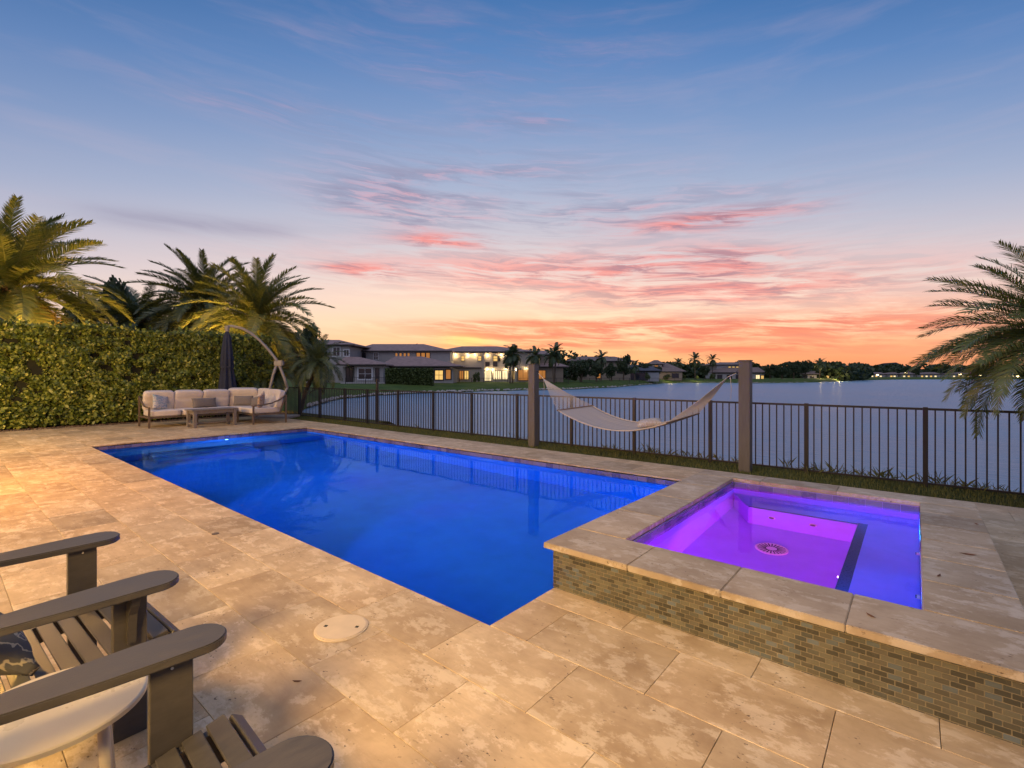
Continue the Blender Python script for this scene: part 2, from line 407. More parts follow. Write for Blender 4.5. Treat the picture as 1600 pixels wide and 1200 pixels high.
M['lid'] = simple('cream_plastic', (0.62, 0.50, 0.34), 0.55, 0.08, 6, 0.15)
M['hole'] = simple('dark_hole', (0.02, 0.017, 0.012), 0.8)
M['pool_light'] = emit('pool_light_lens', (0.75, 0.9, 1.0), 9, 0.05)
M['spa_light'] = emit('spa_light_lens', (1.0, 0.75, 1.0), 9, 0.05)

def pool_water(name, strength, tint):
    m, t, b = material(name)
    t.n.remove(b)
    pos = t.new('ShaderNodeNewGeometry').outputs['Position']
    n = t.noise(t.mapping(pos, (1, 1, 1)), 2.2, 3, 0.5, 0.3)
    n2 = t.noise(pos, 9, 2, 0.5)
    g = t.new('ShaderNodeBsdfGlass'); g.inputs['IOR'].default_value = 1.33; g.inputs['Roughness'].default_value = 0.0
    t.put(g.inputs['Color'], tint)
    t.put(g.inputs['Normal'], t.bump(t.m('ADD', n, t.m('MULTIPLY', n2, 0.12)), strength, 0.03))
    nb = g.inputs['Normal'].links[0].from_socket
    rf = t.new('ShaderNodeBsdfRefraction'); rf.inputs['IOR'].default_value = 1.33; rf.inputs['Roughness'].default_value = 0.0
    t.put(rf.inputs['Color'], tint); t.put(rf.inputs['Normal'], nb)
    mx = t.new('ShaderNodeMixShader'); mx.inputs[0].default_value = 0.62
    t.l.new(g.outputs[0], mx.inputs[1]); t.l.new(rf.outputs[0], mx.inputs[2])
    t.l.new(mx.outputs[0], t.n['Material Output'].inputs[0]); return m
M['pool_water'] = pool_water('pool_water', 0.06, (0.34, 0.72, 1.0))
M['spa_water'] = pool_water('spa_water', 0.05, (0.84, 0.60, 1.0))

def lake():
    m, t, b = material('lake_water')
    pos = t.new('ShaderNodeNewGeometry').outputs['Position']
    rot = (0, 0, -YAW)
    a = t.noise(t.mapping(pos, (0.30, 1.7, 1), (0, 0, 0), rot), 1.2, 6, 0.62, 0.4)
    w = t.noise(t.mapping(pos, (1.2, 4.0, 1), (0, 0, 0), rot), 2.2, 4, 0.6, 0.2)
    l = t.ramp(t.noise(t.mapping(pos, (0.012, 0.09, 1), (0, 0, 0), rot), 1.0, 6, 0.6, 0.4), [(0.35, 0.0), (0.65, 1.0)])
    t.put(b.inputs['Base Color'], t.mix(l, (0.19, 0.36, 0.54), (0.25, 0.44, 0.62)))  # bright blue base in broad bands stands in for reflected sky
    b.inputs['IOR'].default_value = 1.33
    t.put(b.inputs['Roughness'], t.m('MULTIPLY_ADD', l, 0.10, 0.32))
    t.put(b.inputs['Normal'], t.bump(t.m('ADD', a, t.m('MULTIPLY', w, 0.4)), 1.0, 0.60))
    return m
M['lake'] = lake()

def grass_ground(name, c1, c2, sc=0.6):
    m, t, b = material(name)
    pos = t.new('ShaderNodeNewGeometry').outputs['Position']
    n = t.noise(pos, sc, 8, 0.7, 0.3); f = t.noise(pos, 30, 4, 0.7)
    c = t.mix(t.ramp(n, [(0.35, 0.0), (0.65, 1.0)]), c1, c2)
    c = t.mix(t.m('MULTIPLY', f, 0.6), c, tuple(x*0.45 for x in c1))
    t.put(b.inputs['Base Color'], c); b.inputs['Roughness'].default_value = 0.9
    b.inputs['Specular IOR Level'].default_value = 0.15
    t.put(b.inputs['Normal'], t.bump(f, 0.6, 0.03)); return m
M['lawn'] = grass_ground('lawn', (0.06, 0.11, 0.022), (0.14, 0.19, 0.04), 0.25)
M['grass_strip'] = grass_ground('grass_strip', (0.06, 0.075, 0.016), (0.12, 0.12, 0.03), 2.5)

def leaf_mat(name, cols, rough=0.45, trans=0.25):
    m, t, b = material(name)
    r = rnd_of(t)
    pos = t.new('ShaderNodeNewGeometry').outputs['Position']
    r2 = t.m('ADD', t.m('MULTIPLY', r, 0.75), t.m('MULTIPLY', t.noise(pos, 0.9, 3, 0.6), 0.25), clamp=True)
    c = t.ramp(r2, cols)
    t.put(b.inputs['Base Color'], c); b.inputs['Roughness'].default_value = rough
    tr = t.new('ShaderNodeBsdfTranslucent'); t.put(tr.inputs[0], t.mix(1.0, c, (1.2, 1.15, 0.6), 'MULTIPLY'))
    mx = t.new('ShaderNodeMixShader'); mx.inputs[0].default_value = trans
    t.l.new(b.outputs[0], mx.inputs[1]); t.l.new(tr.outputs[0], mx.inputs[2])
    t.l.new(mx.outputs[0], t.n['Material Output'].inputs[0]); return m
M['hedge_leaf'] = leaf_mat('hedge_leaf', [(0.12, (0.04, 0.065, 0.012)), (0.42, (0.13, 0.18, 0.032)), (0.72, (0.26, 0.31, 0.06)), (0.9, (0.46, 0.48, 0.11)), (1.0, (0.48, 0.36, 0.10))], 0.32)
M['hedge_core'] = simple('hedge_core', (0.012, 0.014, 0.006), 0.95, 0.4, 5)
M['palm_leaf'] = leaf_mat('palm_leaf', [(0.0, (0.075, 0.12, 0.045)), (0.5, (0.14, 0.18, 0.055)), (1.0, (0.25, 0.25, 0.08))], 0.4, 0.2)
M['palm_yellow'] = leaf_mat('palm_yellow_leaf', [(0.0, (0.18, 0.16, 0.04)), (1.0, (0.36, 0.27, 0.07))], 0.5, 0.25)  # yellower leaf colour for the lowest fronds
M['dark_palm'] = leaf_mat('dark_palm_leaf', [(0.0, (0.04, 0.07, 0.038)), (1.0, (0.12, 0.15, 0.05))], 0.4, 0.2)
M['tree_leaf'] = leaf_mat('tree_leaf', [(0.0, (0.018, 0.035, 0.012)), (0.6, (0.04, 0.065, 0.02)), (1.0, (0.085, 0.10, 0.03))], 0.6, 0.1)
M['bush_leaf'] = leaf_mat('bush_leaf', [(0.0, (0.03, 0.055, 0.012)), (1.0, (0.12, 0.15, 0.035))], 0.6, 0.1)
M['bark'] = simple('bark', (0.12, 0.085, 0.055), 0.9, 0.45, 14, 0.6, stretch=(1, 1, 3))
M['fence'] = simple('bronze_fence_paint', (0.030, 0.025, 0.022), 0.45, 0.15, 10, metallic=0.3)
M['post_wood'] = simple('painted_post_wood', (0.125, 0.108, 0.092), 0.65, 0.18, 3.5, 0.3, stretch=(6, 6, 0.8))
M['rope'] = simple('rope', (0.62, 0.53, 0.42), 0.9, 0.15, 60, 0.3)
M['wood_bar'] = simple('spreader_wood', (0.22, 0.13, 0.07), 0.5, 0.3, 12, stretch=(1, 8, 1))
M['chair'] = simple('taupe_resin_lumber', (0.056, 0.051, 0.048), 0.38, 0.16, 9, 0.12, stretch=(4, 1, 4))
M['table_top'] = simple('cream_table_top', (0.62, 0.54, 0.40), 0.30, 0.05, 3)
M['cushion'] = simple('cushion_fabric', (0.58, 0.52, 0.48), 0.9, 0.08, 5, 0.25)
M['taupe_pillow'] = simple('taupe_pillow_fabric', (0.17, 0.15, 0.14), 0.9, 0.12, 30, 0.3)
M['sofa_frame'] = simple('sofa_frame', (0.12, 0.085, 0.06), 0.5, 0.2, 8)
M['table_wood'] = simple('weathered_table_wood', (0.19, 0.165, 0.15), 0.7, 0.25, 6, 0.3, stretch=(1, 6, 1))
M['navy'] = simple('navy_canvas', (0.022, 0.028, 0.055), 0.85, 0.3, 14, 0.3)
M['umbrella_frame'] = simple('grey_umbrella_frame', (0.27, 0.25, 0.235), 0.45, 0.1, 6)
M['roof'] = simple('roof_tile', (0.32, 0.215, 0.185), 0.8, 0.3, 1.2, 0.5, stretch=(1, 1, 6))
M['roof_tan'] = simple('tan_roof_tile', (0.24, 0.17, 0.14), 0.8, 0.25, 1.2)
M['roof_slate'] = simple('slate_roof_tile', (0.09, 0.095, 0.12), 0.8, 0.25, 1.2)
M['wall_grey'] = simple('grey_stucco', (0.36, 0.34, 0.32), 0.9, 0.06, 0.8)
M['wall_beige'] = simple('beige_stucco', (0.42, 0.36, 0.30), 0.9, 0.06, 0.8)
M['wall_white'] = simple('pale_stucco', (0.40, 0.38, 0.37), 0.9, 0.06, 0.8)
M['wall_tan'] = simple('tan_stucco', (0.30, 0.24, 0.18), 0.9, 0.06, 0.8)
M['trim_white'] = simple('white_trim', (0.6, 0.6, 0.6), 0.6, 0.05)
M['trim_dark'] = simple('dark_trim', (0.05, 0.04, 0.035), 0.6, 0.1)
M['pane_dark'] = simple('dark_pane', (0.02, 0.025, 0.035), 0.12, 0.2, 0.7)
M['pane_warm'] = emit('warm_lit_pane', (1.0, 0.60, 0.17), 1.25, 0.55, 0.9)
M['pane_orange'] = emit('orange_lit_pane', (0.75, 0.28, 0.05), 0.65, 0.4, 0.9)
M['pane_bright'] = emit('bright_lit_pane', (1.0, 0.78, 0.42), 1.5, 0.45, 0.9)
M['lamp_bulb'] = emit('lamp_lens', (1.0, 0.72, 0.32), 6, 0.1)
M['stone'] = simple('shore_stone', (0.42, 0.38, 0.34), 0.85, 0.3, 1.5)

def pattern_fabric(name, bgc, fg, fg2, sc):
    m, t, b = material(name)
    pos = t.new('ShaderNodeTexCoord').outputs['Object']
    n = t.noise(pos, sc, 3, 0.4, 2.6)
    band = t.m('ABSOLUTE', t.m('SUBTRACT', n, 0.5))
    f = t.ramp(band, [(0.018, 1.0), (0.036, 0.0)])
    n2 = t.noise(t.mapping(pos, (1, 1, 1), (4, 2, 7)), sc*0.8, 2, 0.4, 1.0)
    c = t.mix(t.ramp(n2, [(0.52, 0.0), (0.58, 1.0)]), bgc, fg2)
    t.put(b.inputs['Base Color'], t.mix(f, c, fg)); b.inputs['Roughness'].default_value = 0.9
    return m
M['blue_pattern'] = pattern_fabric('blue_pattern_fabric', (0.52, 0.48, 0.46), (0.16, 0.22, 0.30), (0.30, 0.36, 0.42), 9)
M['rust_pattern'] = pattern_fabric('rust_pattern_fabric', (0.50, 0.40, 0.33), (0.30, 0.13, 0.07), (0.34, 0.22, 0.16), 12)
M['grey_pattern'] = pattern_fabric('grey_pattern_fabric', (0.085, 0.085, 0.085), (0.42, 0.38, 0.27), (0.10, 0.10, 0.095), 5)
M['hammock_pillow'] = pattern_fabric('hammock_pillow_fabric', (0.50, 0.42, 0.33), (0.62, 0.60, 0.60), (0.46, 0.36, 0.26), 10)

def bed_fabric():
    m, t, b = material('hammock_weave')
    pos = t.new('ShaderNodeTexCoord').outputs['Object']
    w = t.new('ShaderNodeTexWave'); t.put(w.inputs[0], t.mapping(pos, (1, 1, 1))); w.inputs['Scale'].default_value = 9; w.bands_direction = 'Y'
    w.inputs['Distortion'].default_value = 0.6
    c = t.mix(w.outputs['Fac'], (0.40, 0.34, 0.30), (0.56, 0.50, 0.45))
    t.put(b.inputs['Base Color'], c); b.inputs['Roughness'].default_value = 0.95
    t.put(b.inputs['Normal'], t.bump(w.outputs['Fac'], 0.5, 0.01)); return m
M['bed'] = bed_fabric()

# ------------------------------------------------------------------ dimensions of the yard
PX0, PX1, PY0, PY1 = -15.10, -2.22, 2.43, 7.78       # pool
SX0, SX1, SY0, SY1 = -2.29, 0.48, 3.14, 7.02         # spa coping outline
SZ = 0.36
IX0, IX1, IY0, IY1 = -1.81, 0.03, 3.63, 6.66         # spa inner opening
WZ = -0.115                                          # pool water level
SWZ = 0.25

# ------------------------------------------------------------------ ground, lake, lawn
g = MB()
def sheet(mb, x0, x1, y0, y1, z): mb.add([(x0, y0, z), (x1, y0, z), (x1, y1, z), (x0, y1, z)], [(0, 1, 2, 3)])
gz = -0.045
sheet(g, -70, PX0-0.05, -40, 11.0, gz); sheet(g, PX0-0.05, PX1+0.03, -40, PY0-0.05, gz); sheet(g, PX1+0.03, 40, -40, SY0+0.1, gz)
sheet(g, PX0-0.05, SX0+0.15, PY1+0.05, 10.25, gz); sheet(g, SX0+0.15, 40, SY1-0.15, 10.25, gz); sheet(g, SX1-0.1, 40, SY0+0.1, SY1-0.15, gz)
for xa, xb, ya in ((-70, PX0-0.05, 11.0), (PX0-0.05, 40, 10.25)):
    g.add([(xa, ya, gz), (xb, ya, gz), (xb, ya+3.2, -1.6), (xa, ya+3.2, -1.6)], [(0, 1, 2, 3)])
g.build('ground', M['grass_strip'], kind='structure')

lk = MB(); lk.add([camw(-1500, -50, -1.2), camw(3000, -50, -1.2), camw(3000, 4000, -1.2), camw(-1500, 4000, -1.2)], [(0, 1, 2, 3)])
# keep the lake outside the yard
lk = MB()
lk.add([(-3000, 10.5, -1.2), (3000, 10.5, -1.2), (3000, 5000, -1.2), (-3000, 5000, -1.2)], [(0, 1, 2, 3)])
lk.build('lake_water', M['lake'], kind='structure')

SHORE = [(-500, 22), (200, 24), (400, 26), (440, 30), (470, 38), (500, 49), (542, 60), (600, 68), (675, 77), (750, 84), (830, 90), (893, 95), (965, 112), (1010, 140),
         (1047, 168), (1100, 172), (1157, 170), (1180, 164), (1240, 172), (1294, 190), (1348, 255), (1400, 290), (1455, 300), (1600, 310), (2000, 320), (2600, 340)]
def shore_at(u):
    for (a, ya), (b, yb) in zip(SHORE, SHORE[1:]):
        if a <= u <= b: return ya + (yb-ya)*(u-a)/(b-a)
    return SHORE[-1][1]
us = [-500 + i*20 for i in range(156)]
lw = MB(); prof = [(-1, -1.9), (0, -1.2), (0.8, -0.85), (3, -0.55), (7, -0.12), (14, 0.12), (40, 0.2), (150, 0.3), (1200, 0.6), (5000, 0.6)]
vs = []
for u in us:
    ys = shore_at(u) + 0.8*math.sin(u*0.11) + 0.5*math.sin(u*0.031+1)
    for d, z in prof: vs.append(sight(u, ys+d) + Vector((0, 0, z)))
k = len(prof)
fs = [(i*k+j, (i+1)*k+j, (i+1)*k+j+1, i*k+j+1) for i in range(len(us)-1) for j in range(k-1)]
lw.add(vs, fs); lw.build('lawn', M['lawn'], kind='structure', smooth=True)
# stones along the far waterline
sv = MB()
for i in range(1500):
    u = random.uniform(480, 1330); ys = shore_at(u) + 0.8*math.sin(u*0.11) + 0.5*math.sin(u*0.031+1)
    if random.random() > (1.0 if u < 720 else 0.5): continue
    p = sight(u, ys + random.uniform(-0.25, 0.7)) + Vector((0, 0, -1.12 + random.uniform(0, 0.2))); r = random.uniform(0.14, 0.34)
    q = [p + Vector((random.uniform(-1, 1)*0.2*r, random.uniform(-1, 1)*0.2*r, 0)) + Vector(d)*r for d in ((1, 0, 0), (0, 1, 0), (-1, 0, 0), (0, -1, 0), (0, 0, 0.7))]
    sv.add(q, [(0, 1, 4), (1, 2, 4), (2, 3, 4), (3, 0, 4)])
sv.build('shore_stones', M['stone'], kind='stuff', label='pale stones lining the far lake shore', category='stones')

# ------------------------------------------------------------------ deck
deck = link('pool_deck', None, kind='structure')
slab = MB()
dz0 = -0.012
sheet(slab, -20.95, PX0-0.0, -6, 8.92, dz0); sheet(slab, PX0, PX1, -6, PY0, dz0); sheet(slab, PX1, 7, -6, SY0+0.06, dz0)
sheet(slab, PX0, SX0+0.07, PY1, 8.92, dz0); sheet(slab, SX0+0.07, 7, SY1-0.07, 8.92, dz0); sheet(slab, SX1-0.07, 7, SY0+0.06, SY1-0.07, dz0)
slab.build('mortar_bed', M['grout'], deck)
TL, TW, GAP = 0.80, 0.512, 0.0032
def clip_tiles():
    out = []
    j0 = -9
    for j in range(j0, 14):
        y0 = PY0 + j*TW; y1 = y0 + TW
        if y0 > 8.9: continue
        y1 = min(y1, 8.92)
        off = (-1.51 if j % 2 else -1.11)
        k0 = int((-20.95-off)/TL)-1; k1 = int((7-off)/TL)+1
        for kx in range(k0, k1):
            x0 = off + kx*TL; x1 = x0+TL
            x0 = max(x0, -20.95); x1 = min(x1, 6.5)
            if x1-x0 < 0.05: continue
            rects = [(x0, x1, y0, y1)]
            for (hx0, hx1, hy0, hy1) in ((PX0, PX1, PY0, PY1), (SX0+0.07, SX1-0.07, SY0+0.06, SY1-0.07)):
                nr = []
                for (a, b, c, d) in rects:
                    if b <= hx0 or a >= hx1 or d <= hy0 or c >= hy1: nr.append((a, b, c, d)); continue
                    if a < hx0: nr.append((a, hx0, c, d))
                    if b > hx1: nr.append((hx1, b, c, d))
                    aa, bb = max(a, hx0), min(b, hx1)
                    if c < hy0: nr.append((aa, bb, c, hy0))
                    if d > hy1: nr.append((aa, bb, hy1, d))
                rects = nr
            out += [r for r in rects if r[1]-r[0] > 0.03 and r[3]-r[2] > 0.03]
    return out
def in_view(x, y):
    X = x*AX[0]+y*AY[0]; Y = x*AX[1]+y*AY[1]
    return Y > 0.5 and abs(X/Y) < 1.12 and EYE/Y*FPX < 680
def apparent(r):
    x, y = (r[0]+r[1])/2, (r[2]+r[3])/2
    X = x*AX[0]+y*AY[0]; Y = x*AX[1]+y*AY[1]
    if not in_view(x, y): return 0
    return (r[1]-r[0])*(r[3]-r[2])/Y**3
tiles = sorted(clip_tiles(), key=apparent, reverse=True)
rt = random.Random(3)
def tile_mb(mb, r, dzj=0.0):
    x0, x1, y0, y1 = r[0]+GAP/2, r[1]-GAP/2, r[2]+GAP/2, r[3]-GAP/2; b = 0.0015
    zt = dzj; zb = -0.024
    zs = [zt + rt.uniform(-0.0008, 0.0008) for _ in range(4)]
    mb.add([(x0, y0, zb), (x1, y0, zb), (x1, y1, zb), (x0, y1, zb), (x0, y0, zt-b), (x1, y0, zt-b), (x1, y1, zt-b), (x0, y1, zt-b),
            (x0+b, y0+b, zs[0]), (x1-b, y0+b, zs[1]), (x1-b, y1-b, zs[2]), (x0+b, y1-b, zs[3])],
           [(0, 1, 5, 4), (1, 2, 6, 5), (2, 3, 7, 6), (3, 0, 4, 7), (4, 5, 9, 8), (5, 6, 10, 9), (6, 7, 11, 10), (7, 4, 8, 11), (8, 9, 10, 11)])
for r in tiles[:298]:
    mb = MB(); tile_mb(mb, r); mb.build('tile', M['travertine'], deck)
rest = [r for r in tiles[298:]]
mb = MB()
for r in rest: tile_mb(mb, r)
o = mb.build('distant_tiles', M['travertine'], deck, kind='stuff')
a = o.data.attributes.new('rnd', 'FLOAT', 'FACE')
a.data.foreach_set('value', [v for r in rest for v in [rt.random()]*9])

# planting bed of mulch in front of the hedge
mb = MB(); sheet(mb, -22.5, -20.95, -8, 10.0, -0.01); mb.build('mulch_bed', M['mulch'], kind='structure')
# gravelly mulch bits
cen = np.column_stack([rng.uniform(-21.4, -20.9, 3500), rng.uniform(-0.5, 9.0, 3500), rng.uniform(0.0, 0.03, 3500)])
link('mulch_chips', leaf_cloud(cen, 0.045, simple('chip', (0.20, 0.15, 0.12), 0.9, 0.6, 40), 'mulch_chips'), kind='stuff', label='brown bark chips at the foot of the hedge', category='mulch')

# ------------------------------------------------------------------ pool
pool = thing('swimming_pool', 'long rectangular swimming pool glowing deep blue inside the stone deck', 'swimming pool', (0, 0, 0))
D = -1.45
sh = MB()
q = lambda *p: sh.add(p, [(0, 1, 2, 3)])
q((PX0, PY0, D), (PX1, PY0, D), (PX1, PY1, D), (PX0, PY1, D))
q((PX0, PY0, D), (PX0, PY1, D), (PX0, PY1, 0.-0.04), (PX0, PY0, -0.04))
q((PX1, PY0, D), (PX1, PY0, -0.04), (PX1, PY1, -0.04), (PX1, PY1, D))
q((PX0, PY0, D), (PX0, PY0, -0.04), (PX1, PY0, -0.04), (PX1, PY0, D))
q((PX0, PY1, D), (PX1, PY1, D), (PX1, PY1, -0.04), (PX0, PY1, -0.04))
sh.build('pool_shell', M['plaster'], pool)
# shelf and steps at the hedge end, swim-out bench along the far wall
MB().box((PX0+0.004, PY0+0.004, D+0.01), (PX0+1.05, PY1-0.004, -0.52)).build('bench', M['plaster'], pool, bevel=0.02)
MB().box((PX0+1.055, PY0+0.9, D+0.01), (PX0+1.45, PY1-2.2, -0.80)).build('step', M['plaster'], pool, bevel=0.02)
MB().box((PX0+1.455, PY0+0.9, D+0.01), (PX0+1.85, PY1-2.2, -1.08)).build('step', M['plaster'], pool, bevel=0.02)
MB().box((PX0+1.0, PY0+0.9, -0.525), (PX0+1.07, PY1-2.2, -0.515)).build('step_trim', M['trim'], pool)
# waterline tiles
def tile_row(parent, mat, n, p0, dvec, up, nrm, tl, th, name='waterline_tile', t=0.008, gap=0.004):
    me = None
    dvec = Vector(dvec); up = Vector(up); nrm = Vector(nrm)
    Mx = Matrix((dvec, up, nrm)).transposed().to_4x4()
    mb = MB(); mb.box((gap/2, gap/2, 0), (tl-gap/2, th-gap/2, t)); me = mb.mesh(name, mat, 0.0012)
    for i in range(n):
        o = link(name, me, parent); o.matrix_local = Matrix.Translation(Vector(p0)+dvec*tl*i) @ Mx
nN = 80; tl = (PX1-PX0)/nN
tile_row(pool, M['waterline'], nN, (PX1, PY1-0.001, -0.20), (-1, 0, 0), (0, 0, 1), (0, -1, 0), tl, 0.162)
nW = 33; tl = (PY1-PY0)/nW
tile_row(pool, M['waterline'], nW, (PX0+0.001, PY1, -0.20), (0, -1, 0), (0, 0, 1), (1, 0, 0), tl, 0.162)
# water surface
mb = MB(); sheet(mb, PX0+0.003, PX1-0.003, PY0+0.003, PY1-0.003, WZ); mb.build('pool_water', M['pool_water'], kind='structure')
def disc(mb, c, n, r, t, seg=20):
    c = Vector(c); n = Vector(n).normalized()
    mb.tube([c, c+n*t], r, seg)
def pool_light(parent, c, n, r, mat, name='pool_light'):
    mb = MB(); disc(mb, c, n, r, 0.02); o = mb.build(name, M['white_plastic'], parent, smooth=False)
    mb = MB(); disc(mb, Vector(c)+Vector(n)*0.0205, n, r*0.75, 0.006); mb.build('lens', mat, o)
pool_light(pool, (PX0+0.012, 5.4, -0.33), (1, 0, 0), 0.055, M['pool_light'])
for x in (-12.2, -8.4, -5.0): pool_light(pool, (x, PY0+0.004, -0.62), (0, 1, 0), 0.12, M['pool_light'])

# ------------------------------------------------------------------ spa
spa = thing('raised_spa', 'raised square spa glowing purple, faced with small glass bricks under a travertine rim', 'spa', (0, 0, 0))
wall = MB()
ox0, ox1, oy0, oy1 = SX0+0.06, SX1-0.06, SY0+0.055, SY1-0.06
def qq(mb, *p): mb.add(p, [(0, 1, 2, 3)])
ztop = SZ-0.045
for (p, r) in (((ox0, oy0), (ox1, oy0)), ((ox1, oy0), (ox1, oy1)), ((ox1, oy1), (ox0, oy1)), ((ox0, oy1), (ox0, oy0))):
    zb = -1.4 if p[0] == ox0 and r[0] == ox0 else -0.03
    qq(wall, (p[0], p[1], zb), (r[0], r[1], zb), (r[0], r[1], ztop), (p[0], p[1], ztop))
wall.build('wall', M['grout_light'], spa)
FZ = -0.72
inn = MB()
qq(inn, (IX0, IY0, FZ), (IX1, IY0, FZ), (IX1, IY1, FZ), (IX0, IY1, FZ))
for (p, r) in (((IX0, IY0), (IX1, IY0)), ((IX1, IY0), (IX1, IY1)), ((IX1, IY1), (IX0, IY1)), ((IX0, IY1), (IX0, IY0))):
    qq(inn, (p[0], p[1], FZ), (p[0], p[1], ztop), (r[0], r[1], ztop), (r[0], r[1], FZ))
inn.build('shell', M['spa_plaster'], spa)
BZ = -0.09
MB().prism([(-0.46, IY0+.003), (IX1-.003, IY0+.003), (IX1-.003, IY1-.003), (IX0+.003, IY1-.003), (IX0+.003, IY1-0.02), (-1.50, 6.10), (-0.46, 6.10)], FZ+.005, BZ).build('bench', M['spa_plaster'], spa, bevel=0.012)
MB().box((-0.455, IY0+.01, BZ+0.0015), (-0.375, 6.17, BZ+0.006)).build('bench_trim', M['trim'], spa)
MB().box((-1.50, 6.105, BZ+0.0015), (-0.46, 6.135, BZ+0.006)).build('bench_trim', M['trim'], spa)
# waterline tiles of the spa
nS = 12; tl = (IX1-IX0)/nS
tile_row(spa, M['waterline'], nS, (IX1, IY1-0.001, 0.155), (-1, 0, 0), (0, 0, 1), (0, -1, 0), tl, 0.155)
nS = 20; tl = (IY1-IY0)/nS
tile_row(spa, M['waterline'], nS, (IX0+0.001, IY1, 0.155), (0, -1, 0), (0, 0, 1), (1, 0, 0), tl, 0.155)
mb = MB(); sheet(mb, IX0+0.002, IX1-0.002, IY0+0.002, IY1-0.002, SWZ); mb.build('spa_water', M['spa_water'], kind='structure')
for x_ in (-1.25, -0.85): pool_light(spa, (x_, 6.098, -0.36), (0, -1, 0), 0.035, M['hole'], 'jet')
for y_ in (4.3, 5.3): pool_light(spa, (IX1-0.004, y_, 0.08), (-1, 0, 0), 0.03, M['hole'], 'jet')
pool_light(spa, (-0.462, 5.12, -0.46), (-1, 0, 0), 0.03, M['spa_light'], 'spa_light')
# drain
dr = MB(); disc(dr, (-1.12, 5.45, FZ+0.002), (0, 0, 1), 0.15, 0.02, 28); dr = dr.build('drain_cover', M['white_plastic'], spa)
sl = MB()
for i in range(22):
    t_ = 2*math.pi*i/22; c, s_ = math.cos(t_), math.sin(t_)
    sl.beam((-1.12+0.05*c, 5.45+0.05*s_, FZ+0.0235), (-1.12+0.13*c, 5.45+0.13*s_, FZ+0.0235), 0.012, 0.003)
sl.build('slots', M['hole'], dr)
pool_light(spa, (-0.462, 4.72, -0.30), (-1, 0, 0), 0.018, M['spa_light'], 'jet_light')
pool_light(spa, (-0.85, IY0+0.004, -0.42), (0, 1, 0), 0.10, M['spa_light'], 'spa_light')
# coping slabs, bullnosed
def coping_slab(x0, x1, y0, y1, parent, z1=SZ, th=0.045, name='coping_stone', mat=None, bev=0.005):
    g_ = 0.0012
    MB().box((x0+g_, y0+g_, z1-th), (x1-g_, y1-g_, z1)).build(name, mat or M['coping'], parent, bevel=bev)
ys_ = [SY0, IY0]
xs_f = [SX0, -1.42, -0.82, -0.22, SX1]
xs_f = [SX0, -1.56, -0.93, -0.29, SX1+0.0]
for a_, b_ in zip(xs_f, xs_f[1:]): coping_slab(a_, b_, SY0, IY0-0.004, spa)
for a_, b_ in zip([SX0, -1.50, -0.70, SX1], [-1.50, -0.70, SX1]): coping_slab(a_, b_, IY1+0.004, SY1, spa)
yl = [IY0, 4.40, 5.20, 5.98, IY1]
for a_, b_ in zip(yl, yl[1:]): coping_slab(SX0, IX0-0.004, a_, b_, spa)
yr = [IY0, 4.16, 4.68, 5.20, 5.72, 6.22, IY1]
for a_, b_ in zip(yr, yr[1:]): coping_slab(IX1+0.004, SX1, a_, b_, spa)
# glass bricks on the front wall
bw, bh = 0.0605, 0.0282
brick = MB().box((0.0024, -0.004, 0.0024), (bw-0.0024, 0.0, bh-0.0024)).mesh('brick', M['mosaic'], 0.0008)
bricks = []
rows = int(ztop/bh)
for r_ in range(rows+1):
    z = ztop - (r_+1)*bh + 0.001
    x = ox0 - (0.5*bw if r_ % 2 else 0) - 0.0
    while x < ox1 - 0.01:
        xa = max(x, ox0); bricks.append((xa, min(x+bw, ox1), z)); x += bw
bricks = [b_ for b_ in bricks if b_[1]-b_[0] > 0.01]
bricks.sort(key=lambda b_: b_[0]+0.25*b_[2], reverse=True)
for xa, xb, z in bricks[:299]:
    o = link('brick', brick, spa, (xa, oy0+0.001+random.uniform(-0.001, 0.0006), z)); o.scale = ((xb-xa)/bw, 1, 1)
mb = MB()
for xa, xb, z in bricks[299:]:
    mb.box((xa+0.0024, oy0-0.003+random.uniform(-0.001, 0.0005), z+0.0024), (xb-0.0024, oy0+0.001, z+bh-0.0024))
nb = len(bricks[299:])
# hedge-side and lake-side faces
for side in (0, 1):
    for r_ in range(rows):
        z = ztop-(r_+1)*bh+0.001; y = oy0 + (bw/2 if r_ % 2 else 0)
        while y < oy1-bw:
            if side == 0: mb.box((ox0-0.003, y+.0016, z+.0016), (ox0+0.001, y+bw-.0016, z+bh-.0016))
            else: mb.box((ox1-0.001, y+.0016, z+.0016), (ox1+0.003, y+bw-.0016, z+bh-.0016))
            nb += 1; y += bw
o = mb.build('small_bricks', M['mosaic'], spa, kind='stuff')
a = o.data.attributes.new('rnd', 'FLOAT', 'FACE'); a.data.foreach_set('value', [v for _ in range(nb) for v in [random.random()]*6])

